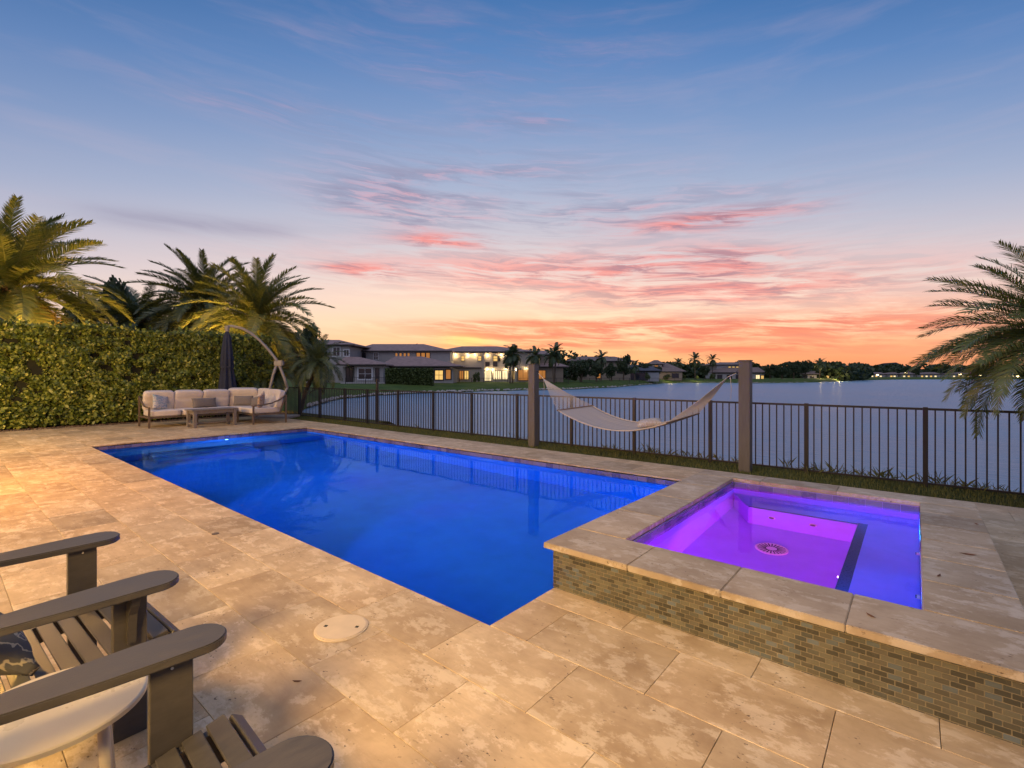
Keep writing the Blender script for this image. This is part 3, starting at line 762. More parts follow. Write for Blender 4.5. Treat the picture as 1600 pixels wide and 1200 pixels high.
# skimmer lid
lid = thing('skimmer_lid', 'round cream plastic skimmer lid with two finger holes set in the deck', 'skimmer lid', (-2.96, 1.765, 0.0))
mb = MB(); mb.tube([(0, 0, -0.01), (0, 0, 0.006), (0, 0, 0.0075)], [0.172, 0.172, 0.170], 48); mb.build('rim', M['lid'], lid)
mb = MB(); mb.tube([(0, 0, 0.0077), (0, 0, 0.0115), (0, 0, 0.012)], [0.160, 0.160, 0.157], 48); mb.build('cover', M['lid'], lid)
for s_ in (-1, 1):
    mb = MB(); mb.box((-0.011, -0.011, 0.0122), (0.011, 0.011, 0.0132)); o = mb.build('finger_hole', M['hole'], lid); o.location = (0.085*s_, 0.085*s_*0.75, 0); o.rotation_euler = (0, 0, 0.5)
for p, r in (((-5.75, 1.95), 0.035),):
    dd = thing('deck_drain', 'tiny round dark drain cap in the deck beside the pool edge', 'drain', (p[0], p[1], 0))
    MB().tube([(0, 0, -0.01), (0, 0, 0.004)], r, 20).build('cap', M['sofa_frame'], dd)
# fallen leaves
dl = simple('dead_leaf', (0.13, 0.055, 0.025), 0.8, 0.4, 30)
for i, (x, y, z, lb) in enumerate([(0.30, 4.95, SZ, 'long curled brown leaf on the right rim of the spa'), (0.12, 4.30, SZ, 'small brown leaf on the rim near the spa corner'),
                     (-0.19, 3.34, SZ, 'tiny dark leaf on the front rim of the spa'), (-2.63, 1.30, 0, 'tiny dark leaf by a joint of the deck near the skimmer lid'),
                     (0.42, 6.0, SZ, 'small dry leaf on the far right of the spa rim')]):
    n_ = 0.028 if i else 0.05
    mb = MB(); mb.add([(-n_, 0, 0.004), (-n_*.3, n_*.3, 0.002), (n_*.5, n_*.22, 0.003), (n_, 0, 0.009), (n_*.5, -n_*.25, 0.002), (-n_*.3, -n_*.3, 0.003), (0, 0, 0.008)],
                      [(0, 1, 6), (1, 2, 6), (2, 3, 6), (3, 4, 6), (4, 5, 6), (5, 0, 6)])
    mb.build('fallen_leaf', dl, loc=(x, y, z+0.001), rot=(0, 0, i*1.3), label=lb, category='leaf', group='leaves fallen on the stone')

# ------------------------------------------------------------------ grass strip
N = 26000
x = rng.uniform(-20.8, 4.5, N); y = 8.93 + rng.uniform(0, 1.25, N)
h = rng.uniform(0.02, 0.055, N); an = rng.uniform(0, math.pi, N); w = 0.006
tri = np.empty((N, 3, 3))
tri[:, 0] = np.column_stack([x-w*np.cos(an), y-w*np.sin(an), np.full(N, gz)])
tri[:, 1] = np.column_stack([x+w*np.cos(an), y+w*np.sin(an), np.full(N, gz)])
tri[:, 2] = np.column_stack([x+rng.normal(0, .012, N), y+rng.normal(0, .012, N), gz+h+0.02])
M['grass_blade'] = leaf_mat('grass_blade', [(0.0, (0.07, 0.085, 0.02)), (0.6, (0.13, 0.14, 0.035)), (1.0, (0.20, 0.18, 0.06))], 0.7, 0.1)
link('lawn_grass', np_mesh('lawn_grass', tri.reshape(-1, 3), 3, M['grass_blade'], rng.uniform(0, 1, N)), kind='stuff', label='short olive grass along the foot of the fence', category='grass')
pts = []
for i in range(90):
    cx = random.choice([random.uniform(-7, 4)]*3 + [random.uniform(-16, 4)]); cy = 9.9 + random.uniform(0.02, 0.35); H_ = random.uniform(0.06, 0.26)
    for k_ in range(random.randint(4, 12)):
        bx = cx+random.gauss(0, 0.05); by = cy+random.gauss(0, 0.04); hh = H_*random.uniform(0.5, 1.1)
        lx, ly = random.gauss(0, 0.09), random.gauss(0, 0.05)
        pts += [(bx-.0022, by, gz), (bx+.0022, by, gz), (bx+lx*0.4+.0018, by+ly*0.4, gz+hh*0.6), (bx+lx, by+ly, gz+hh)]
link('tall_grass', np_mesh('tall_grass', np.array(pts), 4, M['grass_blade'], rng.uniform(0, 1, len(pts)//4)), kind='stuff', label='tall wispy grass tufts growing behind the fence', category='grass')

# ------------------------------------------------------------------ fence
fence = thing('metal_fence', 'dark bronze metal picket fence running along the lake side of the yard', 'fence', (0, 9.9, 0))
def fx(u):
    t_ = (u-800)/FPX; Y = 9.9/(t_*AX[0]*0 + t_*0.6400 + 0.7684); return Y*(t_*0.7684 - 0.6400)
posts = [fx(u) for u in (446, 468, 500, 539, 574, 622, 677, 737, 808, 893, 991, 1110, 1260, 1446)]
sp = posts[-1]-posts[-2]
posts += [posts[-1]+sp*i for i in (1, 2, 3)]
FT = 1.185
pm = MB().box((-0.032, -0.032, gz), (0.032, 0.032, FT+0.012)).mesh('post', M['fence'], 0.004)
km = MB().box((-0.0095, -0.0095, 0.03), (0.0095, 0.0095, FT-0.036)).mesh('picket', M['fence'], 0)
for p in posts: link('post', pm, fence, (p, 0, 0))
for a_, b_ in zip(posts, posts[1:]):
    MB().box((a_+0.033, -0.019, FT-0.035), (b_-0.033, 0.019, FT)).build('rail', M['fence'], fence)
    MB().box((a_+0.033, -0.015, 0.03-0.03), (b_-0.033, 0.015, 0.029)).build('rail', M['fence'], fence)
    n = max(2, round((b_-a_)/0.118))
    for i in range(1, n): link('picket', km, fence, (a_+(b_-a_)*i/n, 0, 0))
pole = MB().tube([(-14.9, 10.3, -1.0), (-14.9, 10.3, 1.55)], 0.05, 10).build('metal_pole', M['fence'], label='short dark pole rising just behind the left part of the fence', category='pole')

# ------------------------------------------------------------------ hammock
HP = {'L': (-7.16, 9.42), 'R': (-2.36, 9.42)}
for k_, (x, y) in HP.items():
    lb = 'left thick square timber post holding the hammock, farther from the spa' if k_ == 'L' else 'right thick square timber post holding the hammock, behind the spa'
    t_ = thing('hammock_post', lb, 'post', (x, y, gz), 0.0, 'timber posts carrying the hammock')
    MB().box((-0.095, -0.095, 0), (0.095, 0.095, 1.99)).build('timber', M['post_wood'], t_, bevel=0.006)
    MB().box((-0.103, -0.103, 1.992), (0.103, 0.103, 2.01)).build('cap', M['post_wood'], t_, bevel=0.004)
    sx = 1 if k_ == 'L' else -1
    MB().tube([(sx*0.097, 0, 1.82), (sx*0.13, 0, 1.82), (sx*0.15, 0, 1.80), (sx*0.15, 0, 1.77), (sx*0.13, 0, 1.76)], 0.006, 6).build('hook', M['fence'], t_)
ham = thing('hammock', 'cream woven rope hammock slung between the two timber posts', 'hammock', (0, 0, 0))
hL = Vector((-7.01, 9.42, 1.73)); hR = Vector((-2.51, 9.42, 1.73))
rL = Vector((-6.86, 9.42, 1.60)); rR = Vector((-2.66, 9.42, 1.66))
bL0, bL1 = Vector((-6.14, 8.98, .905)), Vector((-5.74, 9.80, .985))
bR0, bR1 = Vector((-3.63, 8.98, .79)), Vector((-3.33, 9.80, .925))
MB().tube([hL, rL], 0.008, 6).tube([rL, rL+Vector((0.02, 0, -0.25)), rL+Vector((0.0, 0, -0.42))], 0.005, 5).build('rope_end', M['rope'], ham)
MB().tube([hR, rR], 0.008, 6).tube([rR+Vector((0.04, 0, 0)), rR+Vector((0.06, 0, -0.2)), rR+Vector((0.05, 0, -0.40))], 0.006, 5).build('rope_end', M['rope'], ham)
for b0, b1 in ((bL0, bL1), (bR0, bR1)): MB().tube([b0+(b0-b1)*0.03, b1+(b1-b0)*0.03], 0.016, 8).build('spreader_bar', M['wood_bar'], ham)
for (rg, b0, b1) in ((rL, bL0, bL1), (rR, bR0, bR1)):
    for i in range(22):
        t_ = i/21; e = b0.lerp(b1, t_); m_ = rg.lerp(e, 0.5)+Vector((0, 0, -0.03))
        MB().tube([rg, m_, e], 0.0045, 4, False).build('rope', M['rope'], ham)
bed = MB(); nu, nv = 30, 12; vs = []
for i in range(nu+1):
    s_ = i/nu; c0 = bL0.lerp(bR0, s_); c1 = bL1.lerp(bR1, s_)
    for j in range(nv+1):
        w_ = j/nv; p = c0.lerp(c1, w_)
        sag = 4*s_*(1-s_)
        z = p.z - sag*(0.29 + 0.03*math.sin(math.pi*w_))
        p = Vector((p.x, 0, z)); inset = 0.05*sag
        y_ = c0.y+(c1.y-c0.y)*(inset+(1-2*inset)*w_)
        vs.append(Vector((c0.x+(c1.x-c0.x)*w_, y_, z + (0.012*math.sin(j*2.2)*sag))))
fs = [(i*(nv+1)+j, (i+1)*(nv+1)+j, (i+1)*(nv+1)+j+1, i*(nv+1)+j+1) for i in range(nu) for j in range(nv)]
bed.add(vs, fs); bo = bed.build('bed', M['bed'], ham, smooth=True)
so = bo.modifiers.new('thickness', 'SOLIDIFY'); so.thickness = 0.014
for j, nm in ((0, 'edge_cord'), (nv, 'edge_cord')):
    MB().tube([vs[i*(nv+1)+j] for i in range(nu+1)], 0.012, 6).build(nm, M['rope'], ham)

# soft shapes
def softbox(sx, sy, sz, n=5.0, div=10, crease=None):
    bm = bmesh.new(); bmesh.ops.create_cube(bm, size=2); bmesh.ops.subdivide_edges(bm, edges=bm.edges[:], cuts=div, use_grid_fill=True)
    for v in bm.verts:
        x, y, z = v.co; k_ = (abs(x)**n+abs(y)**n+abs(z)**n)**(1/n)
        x, y, z = x/k_, y/k_, z/k_
        if crease: x, y, z = crease(x, y, z)
        v.co = (x*sx/2, y*sy/2, z*sz/2)
    me = bpy.data.meshes.new('soft'); bm.to_mesh(me); bm.free()
    me.polygons.foreach_set('use_smooth', [True]*len(me.polygons)); return me
def pillow_mesh(w_, h_, t_, div=12):
    bm = bmesh.new(); bmesh.ops.create_cube(bm, size=2); bmesh.ops.subdivide_edges(bm, edges=bm.edges[:], cuts=div, use_grid_fill=True)
    for v in bm.verts:
        x, y, z = v.co
        th = max(0.04, ((1-abs(x)**3.2)*(1-abs(z)**3.2))) ** 0.5
        pin = 1-0.07*(1-abs(x)**2)*(abs(z)) ; pin2 = 1-0.07*(1-abs(z)**2)*abs(x)
        v.co = (x*pin2*w_/2, y*th*t_/2, z*pin*h_/2)
    me = bpy.data.meshes.new('pillow'); bm.to_mesh(me); bm.free()
    me.polygons.foreach_set('use_smooth', [True]*len(me.polygons)); return me
def pillow(name, label, cat, mat, w_, h_, t_, loc, rot, group=None):
    me = pillow_mesh(w_, h_, t_); me.materials.append(mat)
    return link(name, me, None, loc, rot, label=label, category=cat, group=group)
pillow('hammock_pillow', 'small pale tufted pillow lying in the rope hammock', 'pillow', M['hammock_pillow'], 0.48, 0.38, 0.16, (-4.10, 9.24, 0.735), (R(96), R(-9), R(25)))

# ------------------------------------------------------------------ sofa
sofa = thing('sectional_sofa', 'L-shaped outdoor sofa with beige cushions and brown metal frame before the hedge', 'sofa', (0, 0, 0))
SF = M['sofa_frame']
def cush(name, sx, sy, sz, loc, rot=(0, 0, 0), mat=None, parent=sofa, tuft=False):
    cr = None
    if tuft:
        def cr(x, y, z): return (x*(1-0.0), y*(1-0.20*math.exp(-((z-0.25)/0.10)**2)), z)
    me = softbox(sx*1.02, sy*1.02, sz*1.04, 7.5, 12, cr); me.materials.append(mat or M['cushion'])
    return link(name, me, parent, loc, rot)
# long run faces the pool (+x); local y of the back cushion is its thickness
for i, y in enumerate((4.90, 5.76, 6.62)):
    cush('seat_cushion', 0.98, 0.845, 0.20, (-19.08, y, 0.455))
    cush('back_cushion', 0.845, 0.24, 0.66, (-19.50, y, 0.83), (R(14), 0, R(-90) + math.pi), tuft=True)
cush('seat_cushion', 1.0, 0.98, 0.20, (-19.05, 7.56, 0.455))
cush('seat_cushion', 1.12, 0.98, 0.20, (-17.98, 7.56, 0.455))
cush('back_cushion', 1.0, 0.26, 0.68, (-19.35, 7.50, 0.86), (R(14), 0, R(58)), tuft=True)
cush('back_cushion', 0.75, 0.24, 0.66, (-18.72, 7.98, 0.85), (R(-14), 0, R(8)), tuft=True)
cush('back_cushion', 1.10, 0.24, 0.66, (-17.92, 8.02, 0.83), (R(-16), 0, R(-4)), tuft=True)
for o_, (p0, p1) in enumerate([((-18.60, 4.44, .33), (-18.60, 7.06, .33)), ((-19.55, 4.44, .33), (-19.55, 8.05, .33)), ((-18.60, 7.06, .33), (-17.38, 7.06, .33)), ((-19.55, 8.05, .33), (-17.38, 8.05, .33))]):
    MB().beam(p0, p1, 0.05, 0.05).build('seat_rail', SF, sofa, bevel=0.006)
for x, y, h_ in ((-18.58, 4.42, .64), (-17.32, 7.04, .64), (-18.60, 7.03, .34), (-17.30, 8.14, .98), (-19.72, 4.42, .98), (-19.72, 8.14, .98), (-18.58, 5.75, .33)):
    MB().beam((x, y, 0), (x, y, h_), 0.055, 0.055, (0, 1, 0)).build('leg', SF, sofa, bevel=0.006)
def arm(p):
    MB().tube(p, 0.026, 8).build('armrest', SF, sofa, smooth=True)
arm([(-18.56, 4.42, .655), (-18.9, 4.42, .66), (-19.2, 4.42, .70), (-19.5, 4.42, .82), (-19.72, 4.42, .99)])
arm([(-17.32, 7.02, .655), (-17.32, 7.35, .66), (-17.31, 7.65, .71), (-17.31, 7.92, .82), (-17.30, 8.14, .99)])
MB().beam((-17.30, 7.9, .33), (-17.30, 8.14, .93), 0.04, 0.04).beam((-17.31, 7.06, .33), (-17.31, 8.14, .33), 0.04, 0.05).build('side_brace', SF, sofa)
MB().beam((-18.6, 4.42, .33), (-19.7, 4.42, .33), 0.04, 0.05).build('side_brace', SF, sofa)
MB().beam((-19.72, 4.42, .95), (-19.72, 8.14, .95), 0.04, 0.04).beam((-19.72, 8.14, .95), (-17.30, 8.14, .95), 0.04, 0.04).build('back_rail', SF, sofa)
pillow('throw_pillow', 'pale throw pillow with blue leaf pattern at the left end of the sofa', 'pillow', M['blue_pattern'], 0.50, 0.50, 0.17, (-19.18, 4.86, 0.78), (R(-16), R(12), R(112)))
pillow('lumbar_pillow', 'wide grey-taupe lumbar pillow in the middle of the long sofa side', 'pillow', M['taupe_pillow'], 0.80, 0.34, 0.16, (-19.15, 6.15, 0.72), (R(-14), 0, R(98)))
pillow('lumbar_pillow', 'grey-taupe pillow against the corner back cushion of the sofa', 'pillow', M['taupe_pillow'], 0.66, 0.36, 0.16, (-18.95, 7.35, 0.75), (R(-12), 0, R(50)))
pillow('throw_pillow', 'small tilted taupe pillow between the corner and the rust patterned pillow', 'pillow', M['taupe_pillow'], 0.46, 0.36, 0.16, (-18.25, 7.50, 0.73), (R(-14), R(-14), R(15)))
pillow('throw_pillow', 'rust and cream patterned pillow leaning by the right armrest of the sofa', 'pillow', M['rust_pattern'], 0.50, 0.50, 0.17, (-17.62, 7.42, 0.79), (R(-10), R(22), R(-42)))

# coffee table
ct = thing('coffee_table', 'low weathered grey wooden coffee table in front of the sofa', 'table', (-17.93, 5.98, 0), R(3))
for i in range(5): MB().box((-0.31+i*0.125, -0.70, 0.545), (-0.31+i*0.125+0.118, 0.70, 0.58)).build('board', M['table_wood'], ct, bevel=0.003)
for x in (-0.25, 0.25):
    for y in (-0.60, 0.60): MB().box((x-0.045, y-0.045, 0), (x+0.045, y+0.045, 0.543)).build('leg', M['table_wood'], ct, bevel=0.004)
for x in (-0.25, 0.25): MB().box((x-0.015, -0.553, 0.45), (x+0.015, 0.553, 0.54)).build('apron', M['table_wood'], ct)
for y in (-0.60, 0.60): MB().box((-0.203, y-0.015, 0.45), (0.203, y+0.015, 0.54)).build('apron', M['table_wood'], ct)
MB().box((-0.015, -0.553, 0.10), (0.015, 0.553, 0.15)).box((-0.203, -0.63, 0.10), (0.203, -0.57, 0.15)).box((-0.203, 0.57, 0.10), (0.203, 0.63, 0.15)).build('stretcher', M['table_wood'], ct)

# ------------------------------------------------------------------ cantilever umbrella
um = thing('cantilever_umbrella', 'closed navy patio umbrella hanging from a curved grey arm behind the sofa', 'umbrella', (0, 0, 0))
UY = 19.3
arc = [sight(u, 18.7+0.6*min(1, (u-351)/90), v) for u, v in ((351, 511), (362, 509.5), (378, 513), (392, 520.5), (406, 532), (420, 547), (431, 561), (438, 575), (444, 590), (449, 606))]
MB().tube(arc, [0.035]+[0.055]*9, 10).build('arm', M['umbrella_frame'], um, smooth=True)
MB().tube([sight(434, UY, 566), sight(427, UY, 585), sight(421, UY, 610), sight(420, UY, 640)], 0.055, 10).build('support_leg', M['umbrella_frame'], um, smooth=True)
MB().tube([sight(449, UY, 605), sight(446, UY, 612), sight(436, UY, 640)], 0.05, 8).build('mast_foot', M['umbrella_frame'], um, smooth=True)
c0 = sight(434, UY, 567)
MB().box((-0.12, -0.10, -0.12), (0.22, 0.10, 0.10), Matrix.Translation(c0) @ Matrix.Rotation(YAW, 4, 'Z')).build('joint', M['umbrella_frame'], um, bevel=0.03)
c1 = sight(433, UY, 0); MB().box((-0.7, -0.5, 0), (0.7, 0.5, 0.08), Matrix.Translation((c1.x, c1.y, 0)) @ Matrix.Rotation(YAW, 4, 'Z')).build('base_plate', M['umbrella_frame'], um, bevel=0.01)
can = MB(); top = sight(355, 18.7, 516); n = 40; rings = []
prof = [(0, .04), (0.25, .12), (0.8, .17), (1.4, .21), (1.45, .18), (1.9, .24), (2.3, .28), (2.55, .29), (2.6, .24)]
for d, r in prof:
    ring = []
    for i in range(n):
        t_ = 2*math.pi*i/n; rr = r*(1+0.22*math.sin(8*t_)*(min(1, d/0.8))) * (1+0.05*math.sin(3*t_+d*2))
        ring.append(top + Vector((rr*math.cos(t_), rr*math.sin(t_), -d)))
    rings.append(ring)
can.add([p for r in rings for p in r], [(i*n+j, (i+1)*n+j, (i+1)*n+(j+1) % n, i*n+(j+1) % n) for i in range(len(prof)-1) for j in range(n)] + [tuple((len(prof)-1)*n+j for j in range(n))])
can.build('canopy', M['navy'], um, smooth=True)
MB().tube([top+Vector((0, 0, .16)), top+Vector((0, 0, -.05))], [0.09, 0.07], 12).build('hub', M['umbrella_frame'], um)
MB().tube([top+Vector((0, 0, -1.39)), top+Vector((0, 0, -1.46))], 0.225, 20).build('strap', M['navy'], um)

# ------------------------------------------------------------------ adirondack chairs
CH = M['chair']
def make_chair():
    # local: +y = front, x = across; arms at x=+-0.455
    root = link('adirondack_chair', None)
    AW = 0.455
    armz = 0.72
    for s_ in (-1, 1):
        outl = []
        # paddle outline: wide round front, narrow tapered rear
        for i in range(13):
            t_ = math.pi*i/12; outl.append((s_*AW + 0.105*math.cos(t_), -0.06+0.095*math.sin(t_)))
        outl += [(s_*AW-0.104, -0.18), (s_*AW-0.090, -0.36), (s_*AW-0.070, -0.55), (s_*AW-0.052, -0.72), (s_*AW-0.042, -0.90), (s_*AW+0.042, -0.90), (s_*AW+0.060, -0.72), (s_*AW+0.085, -0.55), (s_*AW+0.100, -0.36), (s_*AW+0.105, -0.18)]
        MB().prism(outl, armz-0.032, armz).build('armrest', CH, root, bevel=0.005)
        px = s_*(AW-0.035)
        MB().box((px-0.018, -0.215, 0), (px+0.018, -0.085, armz-0.033)).build('front_leg', CH, root, bevel=0.003)
        # curved bracket under the arm
        br = [(0, 0), (0.085, 0), (0.07, -0.05), (0.035, -0.10), (0.022, -0.18), (0.018, -0.24), (0, -0.24)]
        Mb = Matrix.Translation((px+s_*0.019, -0.15, armz-0.034)) @ Matrix.Rotation(R(90), 4, 'X') if s_ > 0 else Matrix.Translation((px-0.019, -0.15, armz-0.034)) @ Matrix.Rotation(R(90), 4, 'X') @ Matrix.Scale(-1, 4, (1, 0, 0))
        MB().prism(br, -0.017, 0.017, Mb).build('arm_bracket', CH, root)
        # long side rail = seat support and rear leg
        rail = [(0.05, 0.26), (0.05, 0.375), (-0.02, 0.388), (-0.20, 0.36), (-0.45, 0.295), (-0.70, 0.235), (-1.02, 0.10), (-1.06, 0.0), (-0.92, 0.0), (-0.62, 0.14), (-0.3, 0.235)]
        Mr = Matrix(((0, 0, 1, s_*(AW-0.075)), (1, 0, 0, 0), (0, 1, 0, 0), (0, 0, 0, 1)))
        MB().prism(rail, -0.016, 0.016, Mr).build('side_rail', CH, root, bevel=0.002)
        MB().tube([(px+0.019, -0.15, armz-0.06), (px+0.0215, -0.15, armz-0.06)], 0.005, 8).build('screw', M['white_plastic'], root)
    hw = AW-0.060
    # front apron: curved lip
    Mr = Matrix(((0, 0, 1, 0), (1, 0, 0, 0), (0, 1, 0, 0), (0, 0, 0, 1)))
    ys = [(0.083, 0.330, 66), (0.052, 0.385, 34)] + [(-0.015-0.077*i, 0.402-0.0185*i, -13) for i in range(9)]
    for y, z, rotx in ys:
        Ms = Matrix.Translation((0, y, z)) @ Matrix.Rotation(R(-rotx), 4, 'X')
        MB().box((-hw, -0.032 if rotx < 0 else -0.024, -0.011), (hw, 0.032 if rotx < 0 else 0.024, 0.011), Ms).build('seat_slat', CH, root, bevel=0.003)
    MB().prism([(0.035, 0.20), (0.073, 0.20), (0.093, 0.31), (0.058, 0.368), (0.035, 0.375)], -hw+0.035, hw-0.035, Mr).build('front_apron', CH, root, bevel=0.002)
    # fan back
    for i in range(5):
        xx = (i-2)*0.145; fan = (i-2)*0.022
        p0 = Vector((xx*0.82, -0.66, 0.27)); p1 = Vector((xx*1.15+fan, -1.00, 1.10 + 0.06*(1-abs(i-2)/2)))
        MB().beam(p0, p1, 0.125, 0.02, (0, 1, 0.4)).build('back_slat', CH, root, bevel=0.004)
    MB().box((-AW-0.02, -0.90, armz-0.07), (AW+0.02, -0.865, armz-0.034)).build('back_brace', CH, root)
    return root
ch = make_chair()
ch['group'] = 'taupe adirondack chairs on the deck'; ch['category'] = 'chair'
ch['label'] = 'taupe slatted adirondack chair with a dark patterned pillow, farther left on the deck'
ch.location = (-3.31, 0.735, 0); ch.rotation_euler = (0, 0, R(2.0)); ch.scale = (1.08, 1.0, 1.0)
c2 = copy_tree(ch); c2['label'] = 'taupe slatted adirondack chair nearest the camera, right of the white table'
c2.location = (-1.635, 0.675, 0); c2.rotation_euler = (0, 0, R(-3.5)); c2.scale = (0.95, 1.0, 1.0)
pillow('seat_pillow', 'dark grey pillow with pale squiggle pattern on the left adirondack chair', 'pillow', M['grey_pattern'], 0.56, 0.50, 0.20, (-3.24, 0.09, 0.56), (R(48), 0, R(5)))
tb = thing('side_table', 'round cream side table between the two adirondack chairs', 'table', (-2.40, 0.285, 0))
MB().tube([(0, 0, .478), (0, 0, .482), (0, 0, .498), (0, 0, .502)], [0.268, 0.275, 0.275, 0.268], 56).build('tabletop', M['table_top'], tb)
for a_ in (35, 125, 215, 305):
    c, s_ = math.cos(R(a_)), math.sin(R(a_))
    MB().tube([(0.19*c, 0.19*s_, .478), (0.235*c, 0.235*s_, 0)], 0.018, 10).build('leg', M['table_top'], tb, smooth=True)

# ------------------------------------------------------------------ hedge
hd = thing('tall_hedge', 'tall clipped hedge of rounded yellow-green leaves closing the left side of the yard', 'hedge', (0, 0, 0))
HX = -21.25; HT = 3.22; HY0, HY1 = -6.0, 9.35
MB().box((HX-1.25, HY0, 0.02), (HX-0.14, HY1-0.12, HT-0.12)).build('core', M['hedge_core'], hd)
def hedge_pts(n, y0, y1):
    y = rng.uniform(y0, y1, n); z = rng.uniform(0.10, HT+0.05, n)
    und = 0.10*np.sin(y*1.7+z*1.1)+0.07*np.sin(y*3.9-z*2.3)+0.05*np.sin(z*5.1+y*0.7)
    d = rng.exponential(0.09, n)
    x_ = HX + und*0.7 + 0.10 - d - 0.12*(z < 0.35)*(0.35-z)/0.35
    return np.column_stack([x_, y, z])
top_n = 9000
yy = rng.uniform(HY0, HY1, top_n); tp = np.column_stack([rng.uniform(HX-1.3, HX+0.1, top_n), yy, HT+0.05*np.sin(yy*2.1)+0.03*np.sin(yy*6.3)+rng.normal(0, 0.04, top_n)])
en = 2500; ep = np.column_stack([rng.uniform(HX-1.3, HX+0.05, en), HY1+rng.normal(0, 0.06, en), rng.uniform(0.1, HT, en)])
# low skirt reaching out over the mulch
sk = 2600; ys2 = rng.uniform(HY0, 5.2, sk); skp = np.column_stack([HX+0.12+rng.uniform(0, 0.12, sk), ys2, rng.uniform(0.08, 0.7, sk)])
nsh = 260; shy = rng.uniform(0.2, HY1, nsh); shx = rng.uniform(HX-0.5, HX+0.1, nsh); shh = rng.exponential(0.06, nsh)+0.03
shoots = np.vstack([np.column_stack([shx+rng.normal(0, .03, nsh), shy+rng.normal(0, .03, nsh), HT+0.03+shh*f_+0.05*np.sin(shy*2.1)]) for f_ in (0.3, 0.6, 0.9, 1.2)])
def hollow(p):
    p = p.copy(); r_ = np.random.default_rng(5)
    for _ in range(170):
        cy, cz, cr = r_.uniform(0, HY1), r_.uniform(0.2, HT), r_.uniform(0.07, 0.20)
        w_ = np.exp(-(((p[:, 1]-cy)/cr)**2 + ((p[:, 2]-cz)/(cr*0.8))**2)); p[:, 0] -= 0.20*w_
    return p
cen = np.vstack([shoots, hollow(hedge_pts(42000, 0.2, HY1)), hedge_pts(6000, HY0, 0.2), tp, ep, skp]) if True else np.vstack([hedge_pts(42000, 0.2, HY1), hedge_pts(6000, HY0, 0.2), tp, ep, skp])
link('foliage', leaf_cloud(cen, 0.108, M['hedge_leaf'], 'foliage', 0.62, (0.45, -0.15, 0.2)), hd, kind='stuff')
st = MB()
for i in range(40):
    y = HY0+0.4+i*0.38; st.tube([(HX-0.1+random.uniform(-.05, .05), y, 0), (HX-0.15, y+random.uniform(-.1, .1), 0.5)], 0.018, 5)
st.build('stems', M['bark'], hd, kind='stuff')

# ------------------------------------------------------------------ palms
def frond_mesh(L, pairs, ll, p0, droop, mat, name='frond', lw=0.03, vee=25, seed=0, hang=0.25):
    rr = random.Random(seed)
    vs, fs, rn = [], [], []
    n = 14; pts = []; x = z = 0.0; 
    for i in range(n+1):
        s_ = i/n; pts.append(Vector((x, 0, z))); a_ = R(p0 - droop*s_**1.25); x += L/n*math.cos(a_); z += L/n*math.sin(a_)
    mb = MB(); mb.tube(pts, [max(0.004, 0.022*(1-i/n)) for i in range(n+1)], 4)
    vs += mb.v; fs += mb.f; rn += [rr.random()*0.3+0.7]*len(mb.f)
    for i in range(pairs):
        s_ = 0.10 + 0.90*i/(pairs-1); f = s_*n; j = min(n-1, int(f)); p = pts[j].lerp(pts[j+1], f-j)
        d = (pts[j+1]-pts[j]).normalized(); up = Vector((-d.z, 0, d.x))
        Lf = ll*min(1, 0.35+s_*3.2)*(1-0.62*max(0, (s_-0.45)/0.55)**1.6)*rr.uniform(0.85, 1.1)
        for sd in (-1, 1):
            fwd_ = 0.72+0.5*s_+rr.uniform(-.12, .12)
            v_ = math.tan(R(vee+rr.uniform(-16, 16)))
            dr_ = (d*fwd_ + Vector((0, sd, 0)) + up*v_).normalized()
            tip = p + dr_*Lf + Vector((0, 0, -hang*Lf*rr.uniform(0.3, 1.3)))
            mid = p + dr_*Lf*0.5 + Vector((0, 0, -hang*Lf*0.15))
            wv_ = (d - dr_*d.dot(dr_)).normalized()*lw*0.5
            k_ = len(vs); vs += [tuple(p-wv_*0.6), tuple(p+wv_*0.6), tuple(mid+wv_), tuple(mid-wv_), tuple(tip)]
            fs += [(k_, k_+1, k_+2, k_+3), (k_+3, k_+2, k_+4)]; q_ = rr.random(); rn += [q_, q_]
    me = bpy.data.meshes.new(name); me.from_pydata(vs, [], fs)
    a = me.attributes.new('rnd', 'FLOAT', 'FACE'); a.data.foreach_set('value', rn)
    me.materials.append(mat); me.update(); return me
